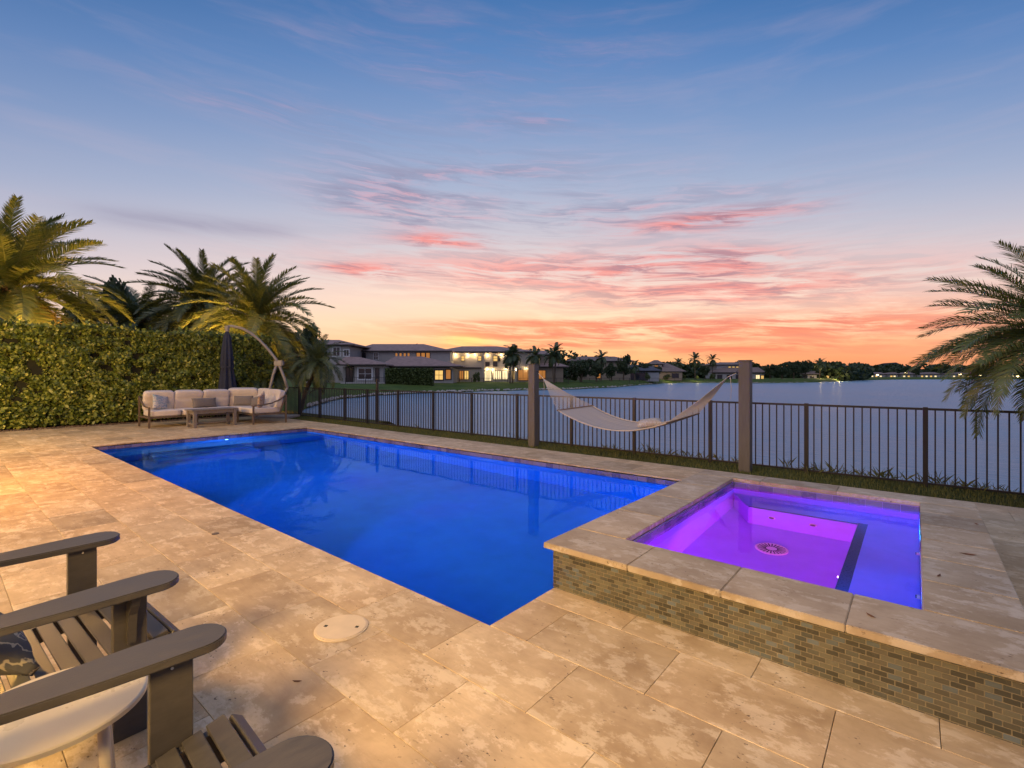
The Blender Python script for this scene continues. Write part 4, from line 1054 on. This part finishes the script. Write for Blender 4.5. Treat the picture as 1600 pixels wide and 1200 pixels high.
def palm(name, label, loc, trunk_pts, trunk_r, nfr, variants, lo, hi, scale=1.0, group=None, seed=1, boots=True, azs=None):
    rr = random.Random(seed)
    root = thing(name, label, 'palm tree', loc, 0, group)
    top = Vector(trunk_pts[-1])
    mb = MB(); n = len(trunk_pts)
    pts = [Vector(p) for p in trunk_pts]
    fine = []; rad = []
    for i in range(len(pts)-1):
        for j in range(6):
            t_ = j/6; fine.append(pts[i].lerp(pts[i+1], t_)); rad.append(trunk_r*(1+0.06*(j % 2)))
    fine.append(pts[-1]); rad.append(trunk_r*1.3)
    mb.tube(fine, rad, 10); mb.build('trunk', M['bark'], root)
    if boots:
        bb = MB()
        for i in range(70):
            t_ = rr.uniform(0, 2*math.pi); zz = rr.uniform(-0.75, 0.1); r0 = trunk_r*(1.1+0.5*(zz+0.75))
            c = top + Vector((r0*math.cos(t_), r0*math.sin(t_), zz)); o_ = c + Vector((math.cos(t_)*0.16, math.sin(t_)*0.16, 0.26))
            bb.beam(c, o_, 0.07, 0.03)
        bb.build('leaf_bases', M['bark'], root, kind='stuff')
    for i in range(nfr):
        f = i/(nfr-1)
        pitch = lo + (hi-lo)*(f**1.0) + rr.uniform(-7, 7)
        az_ = (i*137.508 + rr.uniform(-12, 12)) if azs is None else azs[i % len(azs)] + rr.uniform(-14, 14)
        k_ = 0 if f < 0.22 else (1 if f < 0.62 else 2)
        me = variants[k_][rr.randrange(len(variants[k_]))]
        sc = scale*rr.uniform(0.88, 1.08)*(1.0 if f < 0.75 else 0.92)
        mat_ = Matrix.Translation(top + Vector((0, 0, 0.1*f))) @ Matrix.Rotation(R(az_), 4, 'Z') @ Matrix.Rotation(R(-pitch), 4, 'Y') @ Matrix.Rotation(R(rr.uniform(-25, 25)), 4, 'X') @ Matrix.Scale(sc, 4)
        o = link('frond', me, root); o.matrix_local = mat_
    return root
def variants(L, pairs, ll, mats, lw, seed, droops=(75, 70, 45), vee=25):
    return [[frond_mesh(L, pairs, ll, 0, droops[k]+q*9, mats[k], lw=lw, seed=seed+k*5+q, vee=vee) for q in range(2)] for k in range(3)]
VP = variants(4.0, 104, 0.66, (M['palm_yellow'], M['palm_leaf'], M['palm_leaf']), 0.040, 10, (88, 74, 48), 22)
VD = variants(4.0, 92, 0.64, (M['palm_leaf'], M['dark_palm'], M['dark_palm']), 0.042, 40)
VR = variants(2.7, 92, 0.46, (M['palm_leaf'], M['palm_leaf'], M['palm_leaf']), 0.020, 70, (62, 48, 34), 18)
VS = variants(1.55, 46, 0.30, (M['palm_leaf'], M['dark_palm'], M['dark_palm']), 0.022, 90, (85, 80, 60), 15)

def palm_at(name, label, u, v, Y, r, nfr, V, lo, hi, sc, seed, lean=(0, 0), group=None, boots=True, basez=0.0):
    t_ = sight(u, Y, v); loc = Vector((t_.x-lean[0], t_.y-lean[1], basez)); H_ = t_.z-basez
    tp = [(0, 0, 0), (lean[0]*0.3, lean[1]*0.3, H_*0.4), (lean[0]*0.7, lean[1]*0.7, H_*0.75), (lean[0], lean[1], H_)]
    return palm(name, label, loc, tp, r, nfr, V, lo, hi, sc, group, seed, boots)
palm_at('date_palm', 'large date palm at the left edge, its crown rising above the hedge', 14, 455, 18.5, 0.28, 96, VP, -62, 84, 1.03, 4)
palm_at('date_palm', 'date palm behind the hedge right above the closed umbrella arm', 402, 503, 23.5, 0.25, 90, VP, -62, 82, 0.88, 5)
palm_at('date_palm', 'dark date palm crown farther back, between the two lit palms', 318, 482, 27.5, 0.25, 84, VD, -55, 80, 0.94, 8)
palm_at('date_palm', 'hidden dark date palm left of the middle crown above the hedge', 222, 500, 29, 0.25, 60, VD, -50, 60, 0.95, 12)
palm_at('small_palm', 'small drooping palm leaning over the left end of the fence', 497, 566, 20.8, 0.09, 44, VS, -60, 78, 0.98, 21, (1.1, 0.25), boots=False)
palm_at('small_palm', 'small dark palm in shadow behind the umbrella leg', 432, 582, 21.6, 0.09, 40, VS, -60, 75, 1.0, 22, (0.2, 0.3), boots=False)
palm_at('small_palm', 'low dark palm against the hedge end beside the umbrella', 392, 596, 20.6, 0.08, 30, VS, -50, 70, 0.85, 25, (0.1, 0.1), boots=False)
palm_at('leaning_palm', 'palm at the right edge with feathery fronds hanging over the fence', 1664, 530, 5.9, 0.12, 92, VR, -26, 64, 0.58, 33, (0.1, 0.0), boots=False)
# uplights at the foot of the lit palms
for (u, Y, z, pw) in ((70, 16.6, 2.9, 600), (140, 18.0, 2.8, 420), (335, 21.4, 2.9, 800), (395, 21.9, 2.6, 350)):
    p = sight(u, Y); lamp('garden_uplight', (p.x, p.y, z), pw, AMBER, 0.08)

# ------------------------------------------------------------------ trees
def crown_mesh(name, n, leaf, blobs, seed, mat):
    r_ = np.random.default_rng(seed); out = []
    for (cx, cy, cz, rx, ry, rz, wgt) in blobs:
        k_ = int(n*wgt); d = r_.normal(size=(k_, 3)); d /= np.linalg.norm(d, axis=1)[:, None]
        rad = 1 - np.abs(r_.normal(0, 0.22, k_)); rad *= 1+0.16*np.sin(5*d[:, 0]+3*d[:, 2])+0.10*np.sin(9*d[:, 1]+4)
        out.append(np.column_stack([cx+d[:, 0]*rad*rx, cy+d[:, 1]*rad*ry, cz+d[:, 2]*rad*rz]))
    return leaf_cloud(np.vstack(out), leaf, mat, name, 0.6)
def blobs_round(seed, n=11, spread=0.55):
    r_ = random.Random(seed); L = [(0, 0, 0.5, 0.45, 0.45, 0.36, 0.22)]
    for i in range(n):
        t_ = r_.uniform(0, 2*math.pi); d = r_.uniform(0.25, spread); z = r_.uniform(0.18, 0.85)
        s_ = r_.uniform(0.16, 0.27); L.append((d*math.cos(t_), d*math.sin(t_), z, s_, s_, s_*0.8, 0.78/n))
    return L
CROWNS = [crown_mesh('crown', 2600, 0.085, blobs_round(k_), k_, M['tree_leaf']) for k_ in (1, 2, 3, 4)]
BUSH = [crown_mesh('foliage', 1200, 0.10, blobs_round(k_, 7, 0.4), k_, M['bush_leaf']) for k_ in (7, 8)]
def tree(label, u, Y, vtop, wpx, vb=None, var=0, name='broadleaf_tree', cat='tree', group=None, trunk=True, gzv=0.1):
    base = sight(u, Y); t_ = sight(u, Y, vtop); H_ = t_.z-gzv; wid = wpx/FPX*Y
    root = thing(name, label, cat, (base.x, base.y, gzv), random.uniform(0, 6), group)
    th = 0.22*H_ if trunk else 0
    if trunk:
        mb = MB(); rr = random.Random(int(u)); mb.tube([(0, 0, 0), (0.1, 0, th), (0, 0.1, H_*0.6)], [wid*0.035+.1, wid*0.025+.08, 0.06], 7)
        for i in range(5):
            a_ = rr.uniform(0, 6.28); mb.tube([(0.05, 0, th), (math.cos(a_)*wid*.15, math.sin(a_)*wid*.15, H_*.5), (math.cos(a_)*wid*.3, math.sin(a_)*wid*.3, H_*.7)], [0.1, 0.06, 0.03], 5)
        mb.build('trunk', M['bark'], root)
    me = (CROWNS if trunk else BUSH)[var % (4 if trunk else 2)]
    o = link('crown' if trunk else 'foliage', me, root, (0, 0, th*0.7)); o.scale = (wid*0.62, wid*0.62, (H_-th*0.7)*0.98)
    return root
TREEG = 'dark trees on the far shore'
for i, (lb, u, Y, vt, w_) in enumerate([
    ('dark bushy tree left of the far palm, just right of the left hammock post', 908, 110, 559, 56),
    ('dark tree between the bushy tree and the ragged palm on the far shore', 932, 116, 564, 30),
    ('dark tree in front of the pale roofed house, left of the tallest crown', 955, 122, 566, 28),
    ('dark tree over the left end of the tan roofed house', 1026, 150, 571, 22),
    ('rounded dark tree with the tallest crown between the hammock posts', 974, 135, 552, 30),
    ('green tree behind the blue-grey roof on the far shore', 1006, 150, 563, 30),
    ('low dark trees right of the tan roofed house', 1052, 190, 567, 26),
    ('dark tree just left of the pale two-storey house on the far shore', 1102, 185, 570, 20),
    ('dark tree immediately right of the right hammock post', 1203, 185, 568, 26),
    ('second dark tree right of the right hammock post, slightly lower', 1222, 187, 571, 26),
    ('tall dark tree in the middle of the clump on the far right shore', 1240, 190, 563, 26),
    ('tallest spiky dark tree of the clump on the far right shore', 1258, 192, 561, 24),
    ('rounded tree lit golden from below on the far right shore', 1312, 215, 571, 24),
    ('dark tree left of the golden lit tree', 1296, 220, 573, 20),
    ('flat-topped tree standing above the far wood', 1350, 290, 569, 18),
    ('small dark tree right of the golden lit tree', 1330, 240, 574, 16),
    ('small tree beyond the flat-topped tree near the frond tips', 1432, 330, 573, 12),
    ('dark tree behind the houses, right of the lit two-storey house', 868, 128, 556, 44),
    ('tree showing over the roof of the grey house', 645, 125, 537, 30),
    ('tree peeping out left of the lit house roof', 690, 120, 545, 24),
    ('dark tree behind the grey houses left', 545, 110, 533, 40),
    ]): tree(lb, u, Y, vt, w_, var=i, group=TREEG)
for i, (lb, u, Y, vt, w_) in enumerate([
    ('dark tree mass behind the left palm, just above the hedge', 150, 34, 428, 130),
    ('dark tree behind the middle palms above the hedge', 265, 40, 452, 110),
    ('round tree behind the date palm near the umbrella', 470, 48, 505, 90)]):
    tree(lb, u, Y, vt, w_, var=i, group='trees behind the hedge', gzv=-0.1)
for i, (lb, u, Y, vt, w_) in enumerate([
    ('round clipped bush lit by the house lamps of the bright house', 745, 99, 579, 18),
    ('low dark bush below the tan house on the far shore', 1012, 140, 582, 14),
    ('yellow-green bush lit by a garden lamp on the far shore', 1043, 172, 583, 20),
    ('small glowing bush on the far lawn right of the tan house', 1090, 175, 587, 8),
    ('bush in front of the blue-grey roofed house', 1066, 176, 583, 16),
    ('dark bush at the lawn edge right of the lit house', 895, 112, 580, 18),
    ('low bush under the pale two-storey house', 1113, 178, 583, 14)]):
    tree(lb, u, Y, vt, w_, var=i, name='bush', cat='bush', trunk=False, group='bushes on the far lawn')
p = sight(1090, 173); lamp('garden_lamp', (p.x, p.y, 1.4), 200, (1, .8, .3), 0.1)
for u, Y, pw in ((1312, 208, 900), (1282, 200, 700), (1303, 208, 500), (1047, 166, 260)):
    p = sight(u, Y); lamp('garden_lamp', (p.x, p.y, 1.2), pw, (1, .7, .3), 0.2)

# tall slim palms on the far shore
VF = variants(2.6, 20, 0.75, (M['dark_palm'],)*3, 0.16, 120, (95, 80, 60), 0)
for i, (lb, u, Y, v, sc, ln) in enumerate([
    ('taller dark palm in front of the lit house, left of the left hammock post', 797, 96, 556, 1.05, 0.0),
    ('dark palm with drooping crown just right of its twin before the lit house', 803, 97, 553, 1.1, 0.3),
    ('palm immediately behind the left hammock post', 836, 100, 556, 1.0, 0.0),
    ('leaning palm right of the left hammock post with pale trunk', 862, 100, 557, 1.0, -0.5),
    ('windblown palm with the highest crown above the hammock left end', 869, 101, 550, 1.0, 0.4),
    ('far palm with ragged crown between the dark bushy tree and tall tree', 940, 122, 559, 1.0, 0.2),
    ('short palm in front of the blue-grey roof on the far shore', 992, 125, 572, 0.8, 0.0),
    ('far palm over the tan roofed house', 1060, 180, 567, 1.1, 0.0),
    ('tall far palm left of the pale two-storey house', 1086, 180, 562, 1.35, 0.0),
    ('tall far palm touching the roof of the pale two-storey house', 1113, 186, 562, 1.2, 0.0),
    ('pale lit palm on the right shore beside the dark clump', 1281, 205, 568, 1.3, 0.0)]):
    palm_at('tall_palm', lb, u, v, Y, 0.16, 15, VF, -45, 80, sc, 60+i, (ln, 0), 'slim palms on the far shore', False)

# far-off wood on the horizon
def wood(label, u0, u1, Y0, Y1, h0, n, leaf, seed):
    r_ = np.random.default_rng(seed); C_ = []
    per = 90
    for i in range(n//per):
        u = r_.uniform(u0, u1); Y = r_.uniform(Y0, Y1); b_ = sight(u, Y); hh = h0*r_.uniform(0.6, 1.15); rr = hh*0.55
        d = r_.normal(size=(per, 3)); d /= np.linalg.norm(d, axis=1)[:, None]
        C_.append(np.column_stack([b_.x+d[:, 0]*rr*1.3, b_.y+d[:, 1]*rr*1.3, 0.45*hh+d[:, 2]*hh*0.55]))
    link('far_wood', leaf_cloud(np.vstack(C_), leaf, M['tree_leaf'], 'far_wood', 0.7), kind='stuff', label=label, category='woodland')
wood('low dark wood along the horizon beyond the right part of the lake', 1335, 2300, 345, 420, 9, 26000, 2.2, 5)
wood('dark wood behind the houses of the middle far shore', 880, 1345, 215, 260, 7.0, 18000, 1.6, 6)
wood('dark trees far behind the houses on the left', 480, 900, 140, 175, 8.5, 12000, 1.2, 9)
hl = MB(); vs = []
for i in range(60):
    u = 1200+i*20; e = sight(u, 900); h_ = 14+10*math.exp(-((u-1395)/22.0)**2)+3*math.sin(i*0.9)
    vs += [(e.x, e.y, -2), (e.x, e.y, h_), tuple(sight(u, 1010)+Vector((0, 0, -2)))]
hl.add(vs, [(i*3, (i+1)*3, (i+1)*3+1, i*3+1) for i in range(59)] + [(i*3+1, (i+1)*3+1, (i+1)*3+2, i*3+2) for i in range(59)])
hl.build('hills', simple('far_hill', (0.05, 0.065, 0.09), 0.95, 0.2, 0.02), kind='structure')

# ------------------------------------------------------------------ houses
class House:
    def __init__(s, name, label, Y):
        s.Y = Y; s.root = thing(name, label, 'house', (0, 0, 0)); s.Mx = Matrix.Rotation(YAW, 4, 'Z')
    def X(s, u, Y): return (u-800)/FPX*Y
    def Z(s, v, Y): return EYE-(v-HZ)*Y/FPX
    def wall(s, u0, u1, vt, Y, depth, mat, zb=-0.3):
        MB().box((s.X(u0, Y), Y, zb), (s.X(u1, Y), Y+depth, s.Z(vt, Y)), s.Mx).build('wall', mat, s.root)
    def roof(s, u0, u1, ve, Y, depth, vr, mat, ur0=None, ur1=None, over=0.6, th=0.22):
        x0, x1 = s.X(u0, Y)-over*0, s.X(u1, Y); y0, y1 = Y-over, Y+depth+over; z = s.Z(ve, Y)
        Yr = Y+depth*0.5; ra = s.X(ur0 if ur0 else u0+(u1-u0)*0.3, Yr); rb = s.X(ur1 if ur1 else u1-(u1-u0)*0.3, Yr); zr = s.Z(vr, Yr)
        vs = [(x0, y0, z), (x1, y0, z), (x1, y1, z), (x0, y1, z), (x0, y0, z+th), (x1, y0, z+th), (x1, y1, z+th), (x0, y1, z+th), (ra, Yr, zr), (rb, Yr, zr)]
        vs = [s.Mx @ Vector(p) for p in vs]
        o = MB().add(vs, [(0, 3, 2, 1), (0, 1, 5, 4), (1, 2, 6, 5), (2, 3, 7, 6), (3, 0, 4, 7), (4, 5, 9, 8), (5, 6, 9), (6, 7, 8, 9), (7, 4, 8)]).build('roof', mat, s.root)
        MB().box((x0+0.02, y0-0.03, z-0.02), (x1-0.02, y0-0.003, z+th-0.02), s.Mx).build('fascia', M['trim_dark'], o)
        return o
    def window(s, u0, u1, v0, v1, Y, pane, frame=None, fw=0.14, bars=0, name='window', vbars=1):
        frame = frame or M['trim_dark']
        x0, x1, z1, z0 = s.X(u0, Y), s.X(u1, Y), s.Z(v0, Y), s.Z(v1, Y)
        mb = MB(); y0, y1 = Y-0.10, Y+0.02
        mb.box((x0-fw, y0, z0-fw), (x0, y1, z1+fw), s.Mx).box((x1, y0, z0-fw), (x1+fw, y1, z1+fw), s.Mx).box((x0, y0, z1), (x1, y1, z1+fw), s.Mx).box((x0, y0, z0-fw), (x1, y1, z0), s.Mx)
        for i in range(1, vbars+1):
            xx = x0+(x1-x0)*i/(vbars+1); mb.box((xx-0.04, Y-0.06, z0), (xx+0.04, Y-0.025, z1), s.Mx)
        if bars: mb.box((x0, Y-0.065, (z0+z1)/2-0.035), (x1, Y-0.058, (z0+z1)/2+0.035), s.Mx)
        o = mb.build(name, frame, s.root)
        MB().box((x0+.002, Y-0.022, z0+.002), (x1-.002, Y-0.002, z1-.002), s.Mx).build('pane', pane, o)
    def column(s, u, vt, Y, w_=0.4, mat=None):
        MB().box((s.X(u, Y)-w_/2, Y-w_, -0.2), (s.X(u, Y)+w_/2, Y, s.Z(vt, Y)), s.Mx).build('column', mat or M['wall_beige'], s.root)
    def light(s, u, v, Y, pw):
        o = MB(); c = s.Mx @ Vector((s.X(u, Y), Y-0.38, s.Z(v, Y))); o.tube([c+Vector((0, 0, 0.10)), c+Vector((0, 0, -0.06))], 0.11, 8); o.build('lamp', M['lamp_bulb'], s.root)
        c2_ = s.Mx @ Vector((s.X(u, Y), Y-0.45, s.Z(v, Y)-0.25)); lamp('wall_lamp', c2_, pw, (1, .72, .36), 0.08)

h = House('grey_house', 'grey stucco house with dark roof half hidden by the small palm', 86)
h.wall(470, 545, 541, 92, 10, M['wall_grey']); h.roof(462, 556, 540, 92, 10, 531, M['roof'], 490, 530)
h.window(521, 531, 543, 556, 92, M['pane_dark'], M['trim_white'], 0.2); h.window(538, 545, 547, 556, 92, M['pane_dark'], M['trim_white'], 0.2)
h.window(481, 488, 543, 552, 92, M['pane_bright'], M['trim_white'], 0.15)

h = House('large_house', 'large grey two-storey house with hipped brown roofs and a white framed window', 95)
Yb = 100
h.wall(556, 703, 550, Yb, 11, M['wall_grey'])
h.roof(549, 707, 549.5, Yb, 11, 537.5, M['roof'], 582, 662)
h.window(566, 571, 551.5, 560, Yb, M['pane_dark'], M['trim_dark'], 0.1, 1); h.window(584.5, 590.5, 551.5, 562, Yb, M['pane_dark'], M['trim_white'], 0.12, 1)
for u in (618, 624.5, 631, 637): h.window(u, u+3, 552, 556.5, Yb, M['pane_orange'], M['wall_beige'], 0.08, 0, vbars=0)
for u in (651, 658.5, 666): h.window(u, u+5.5, 551.5, 562, Yb, M['pane_orange'], M['trim_dark'], 0.1, 0, vbars=0)
h.wall(600, 708, 575, 93, 6.9, M['wall_grey']); h.roof(592, 724, 573.5, 92.5, 8, 557, M['roof'], 618, 660)
h.window(680, 692, 579, 593, 93, M['pane_warm'], M['trim_dark'], 0.2, 1); h.window(697, 704, 578, 592, 93, M['pane_orange'], M['trim_dark'], 0.2, 0, vbars=0)
h.wall(554, 599, 572, 88, 4.9, M['wall_grey']); h.wall(536, 553.6, 573, 90, 4, M['wall_grey'])
h.roof(526, 605, 571, 87.5, 7, 557.5, M['roof'], 540, 560)
h.window(560.5, 580.5, 576, 592, 88, M['pane_dark'], M['trim_white'], 0.28, 1); h.window(587, 592, 576, 596, 88, M['pane_dark'], M['trim_dark'], 0.1, 0, name='door', vbars=0)
h.window(541, 551, 575, 597, 90, M['pane_dark'], M['trim_dark'], 0.1, 0, vbars=1)
MB().box((h.X(532, 84), 84, -0.3), (h.X(664, 84), 87.3, h.Z(597.6, 84)), h.Mx).build('patio_slab', M['wall_white'], h.root)

h = House('lit_house', 'two-storey beige house glowing with soffit lamps and lit ground floor rooms', 105)
Yb = 106
h.wall(688, 835, 551.5, Yb, 11, M['wall_beige']); h.roof(680, 842, 550.5, Yb, 11, 541, M['roof'], 722, 776)
h.wall(835.5, 880, 575, Yb+1, 8, M['wall_tan']); h.roof(828, 889, 574, Yb+1, 8, 566, M['roof'], 845, 870)
h.wall(812, 862, 556, Yb+4, 8, M['wall_tan']); h.roof(808, 868, 555, Yb+4, 8, 547.5, M['roof'], 822, 850)
for u in (701.5, 721, 747): h.window(u, u+4.8, 556.5, 563.5, Yb, M['pane_orange'] if u < 710 else M['pane_warm'], M['trim_dark'], 0.1, 1, vbars=0)
h.window(771, 777, 556.5, 564, Yb, M['pane_warm'], M['trim_dark'], 0.12, 1, vbars=0); h.window(778.5, 781.5, 556.5, 564, Yb, M['pane_dark'], M['trim_dark'], 0.1, 1, vbars=0)
for u in (759, 771): h.window(u, u+5.5, 566, 572, Yb, M['pane_dark'], M['trim_dark'], 0.1, 0, vbars=0)
for u0, u1, p in ((718, 724, 'pane_orange'), (726, 732, 'pane_warm'), (757.5, 762, 'pane_bright'), (763, 767.5, 'pane_bright'), (771, 777, 'pane_bright'), (778, 783, 'pane_bright'), (785, 793, 'pane_bright'), (800, 803.5, 'pane_warm')):
    h.window(u0, u1, 579.5, 595 if u0 < 770 and u0 > 740 else 592.5, Yb, M[p], M['trim_dark'], 0.1, 0, vbars=1)
h.window(810, 832, 578, 594, Yb, M['pane_orange'], M['trim_dark'], 0.12, 0, vbars=2)
h.window(842, 852, 579, 592, Yb+1, M['pane_orange'], M['trim_dark'], 0.12, 0)
for u in (755.5, 805.5): h.column(u, 551.5, Yb, 0.45)
MB().box((h.X(684, Yb), Yb-0.35, h.Z(575.6, Yb)), (h.X(752, Yb), Yb-0.02, h.Z(574, Yb)), h.Mx).build('ledge', M['trim_dark'], h.root)
for u in (691, 712, 731, 742, 762, 783): h.light(u, 553.5, Yb, 85)
for u, v in ((762, 576), (806, 576), (790, 577), (822, 576), (770, 577)): h.light(u, v, Yb, 80)

h = House('pale_roof_house', 'house with pale roof rising behind the dark bushy tree', 140)
h.wall(893, 985, 566, 142, 10, M['wall_tan']); h.roof(884, 992, 565, 142, 10, 557, M['roof_tan'], 905, 960)
h.window(931, 938, 579, 591, 142, M['pane_orange'], None, 0.1, 0); h.window(964, 975, 580, 583, 142, M['pane_dark'], None, 0.1, 0)
h = House('slate_roof_house', 'low house with blue-grey roof and dark screened porch on the far shore', 150)
h.wall(968, 1030, 582, 146, 10, M['wall_grey']); h.roof(960, 1034, 580, 146, 10, 570, M['roof_slate'], 985, 1010)
h.window(982, 1012, 583, 594, 146, M['pane_dark'], None, 0.1, 0, name='porch_screen', vbars=6); h.window(962+8, 978, 583, 587, 146, M['pane_warm'], None, 0.1, 0)
h = House('tan_roof_house', 'house with rosy tan hipped roof and a small upper gable', 170)
h.wall(1018, 1066, 582, 172, 12, M['wall_tan']); h.roof(1012, 1072, 581, 172, 12, 567, M['roof_tan'], 1024, 1042)
h.wall(1020, 1034, 570, 175, 6, M['wall_white']); h.roof(1016, 1038, 569.5, 175, 6, 562.5, M['roof_tan'], 1022, 1028)
h.window(1023, 1028, 571, 576, 175, M['pane_orange'], None, 0.15, 0); h.window(1050, 1060, 584, 590, 172, M['pane_dark'], None, 0.15, 0)
h = House('pale_house', 'pale two-storey house with wide hipped roof left of the right hammock post', 190)
h.wall(1120, 1165, 571, 192, 12, M['wall_white']); h.roof(1112, 1170, 570.5, 192, 12, 566, M['roof_tan'], 1126, 1156)
h.wall(1118, 1194, 584, 188, 4, M['wall_white']); h.roof(1112, 1196, 582.5, 188, 8, 574, M['roof_tan'], 1130, 1185)
for u in (1138, 1144, 1150): h.window(u, u+4, 573, 576, 192, M['pane_warm'], None, 0.15, 0, vbars=0)
for u in (1121, 1136, 1150): h.window(u, u+7, 586, 593, 188, M['pane_dark'], None, 0.15, 0)
h.window(1181, 1187, 586, 594, 188, M['pane_bright'], None, 0.15, 0); h.window(1189, 1193, 587, 593, 188, M['pane_warm'], None, 0.15, 0)
h = House('small_house', 'small pale garage standing among the dark trees of the right shore', 205)
h.wall(1288, 1300, 585, 225, 8, M['wall_white']); h.roof(1284, 1304, 584, 225, 8, 580, M['roof_tan']); h.window(1291, 1296, 587, 592, 225, M['pane_warm'], None, 0.15, 0)
h = House('small_house', 'small house with a pale lamp-lit front near the left end of the dark clump', 205)
h.wall(1262, 1276, 586, 215, 8, M['wall_white']); h.roof(1258, 1280, 585, 215, 8, 580, M['roof_tan']); h.window(1266, 1271, 588, 593, 215, M['pane_dark'], None, 0.15, 0)
FARL = ['first lit bungalow beyond the golden tree', 'wide lit bungalow under the flat-topped tree', 'lit white bungalow in the middle of the far right shore', 'bright bungalow left of the frond tips',
        'long bungalow with glowing windows behind the frond tips', 'lit bungalow seen through the right palm', 'last lit bungalow at the right edge behind the palm']
for i, (u0, u1) in enumerate(((1322, 1338), (1358, 1384), (1388, 1404), (1408, 1428), (1436, 1470), (1486, 1520), (1545, 1590))):
    h = House('far_bungalow', FARL[i]+', far across the lake', 335); h.root['group'] = 'lit bungalows across the lake'
    Yf = 265 if i == 0 else 338
    h.wall(u0+1, u1-1, 585.5, Yf, 10, M['wall_white']); h.roof(u0, u1, 585, Yf, 10, 581.5, M['roof_tan'])
    n = max(1, int((u1-u0)/7))
    for k_ in range(n):
        a_ = u0+3+(u1-u0-6)*k_/n; h.window(a_, a_+3.4, 587, 590.5, Yf, M[('pane_warm', 'pane_bright')[(k_+i) % 2]], None, 0.2, 0, vbars=0)
for i, (u, v) in enumerate(((1371, 586), (1500, 585), (1416, 583), (1532, 586), (1590, 588))):
    Yf = 330; c = sight(u, Yf, v); t_ = thing('street_lamp', ('glowing street lamp %s on the far shore' % ('left of the far bungalows', 'behind the right palm fronds', 'above the bungalow near the frond tips', 'between the last bungalows', 'at the right edge of the picture')[i]), 'street lamp', (c.x, c.y, 0), 0, 'street lamps across the lake')
    MB().tube([(0, 0, 0), (0, 0, c.z-0.5)], 0.12, 6).build('pole', M['fence'], t_)
    MB().tube([(0, 0, c.z-0.5), (0, 0, c.z-0.2), (0, 0, c.z+0.3), (0, 0, c.z+0.5)], [0.2, 0.7, 0.7, 0.2], 8).build('globe', M['lamp_bulb'], t_)

# clipped hedge and railings in front of the far houses
fh = thing('far_hedge', 'clipped dark green hedge in front of the large grey house', 'hedge', (0, 0, 0))
n = 9000; Yh = 83
uu = rng.uniform(602, 677, n); zz = rng.uniform(0.0, 1.0, n); dd_ = rng.uniform(-0.2, 0.5, n)
H0 = EYE-(575.5-HZ)*Yh/FPX
cen = np.array([tuple(sight(float(a_), Yh+float(d_)) + Vector((0, 0, 0.0+float(b_)*H0))) for a_, b_, d_ in zip(uu, zz, dd_)])
link('foliage', leaf_cloud(cen, 0.28, M['bush_leaf'], 'foliage', 0.6), fh, kind='stuff')
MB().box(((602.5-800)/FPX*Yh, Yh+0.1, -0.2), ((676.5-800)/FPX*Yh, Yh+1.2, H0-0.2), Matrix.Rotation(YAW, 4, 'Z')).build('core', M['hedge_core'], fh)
def rail_fence(label, u0, u1, Y, vt, gzv=0.0):
    t_ = thing('rail_fence', label, 'fence', (0, 0, 0), 0, 'dark railings on the far lawns')
    Mx = Matrix.Rotation(YAW, 4, 'Z'); x0 = (u0-800)/FPX*Y; x1 = (u1-800)/FPX*Y; zt = EYE-(vt-HZ)*Y/FPX
    MB().box((x0, Y-0.03, zt-0.06), (x1, Y+0.03, zt), Mx).build('rail', M['fence'], t_)
    n = int((x1-x0)/2.4)
    for i in range(n+1):
        x = x0+(x1-x0)*i/n; MB().box((x-0.05, Y-0.05, -0.4), (x+0.05, Y+0.05, zt-0.062), Mx).build('post', M['fence'], t_)
    mb = MB(); x = x0
    while x < x1: mb.box((x, Y-0.01, 0), (x+0.03, Y+0.01, zt-0.062), Mx); x += 0.30
    mb.build('pickets', M['fence'], t_, kind='stuff')
rail_fence('dark railing before the grey house with the white window', 540, 602, 82, 589.5)
rail_fence('dark railing in front of the house with lit rooms', 680, 888, 101, 590.5)
rail_fence('dark railing before the houses right of the left hammock post', 890, 1030, 126, 590.5)
rail_fence('dark railing below the tan roofed house', 1032, 1110, 172, 591)
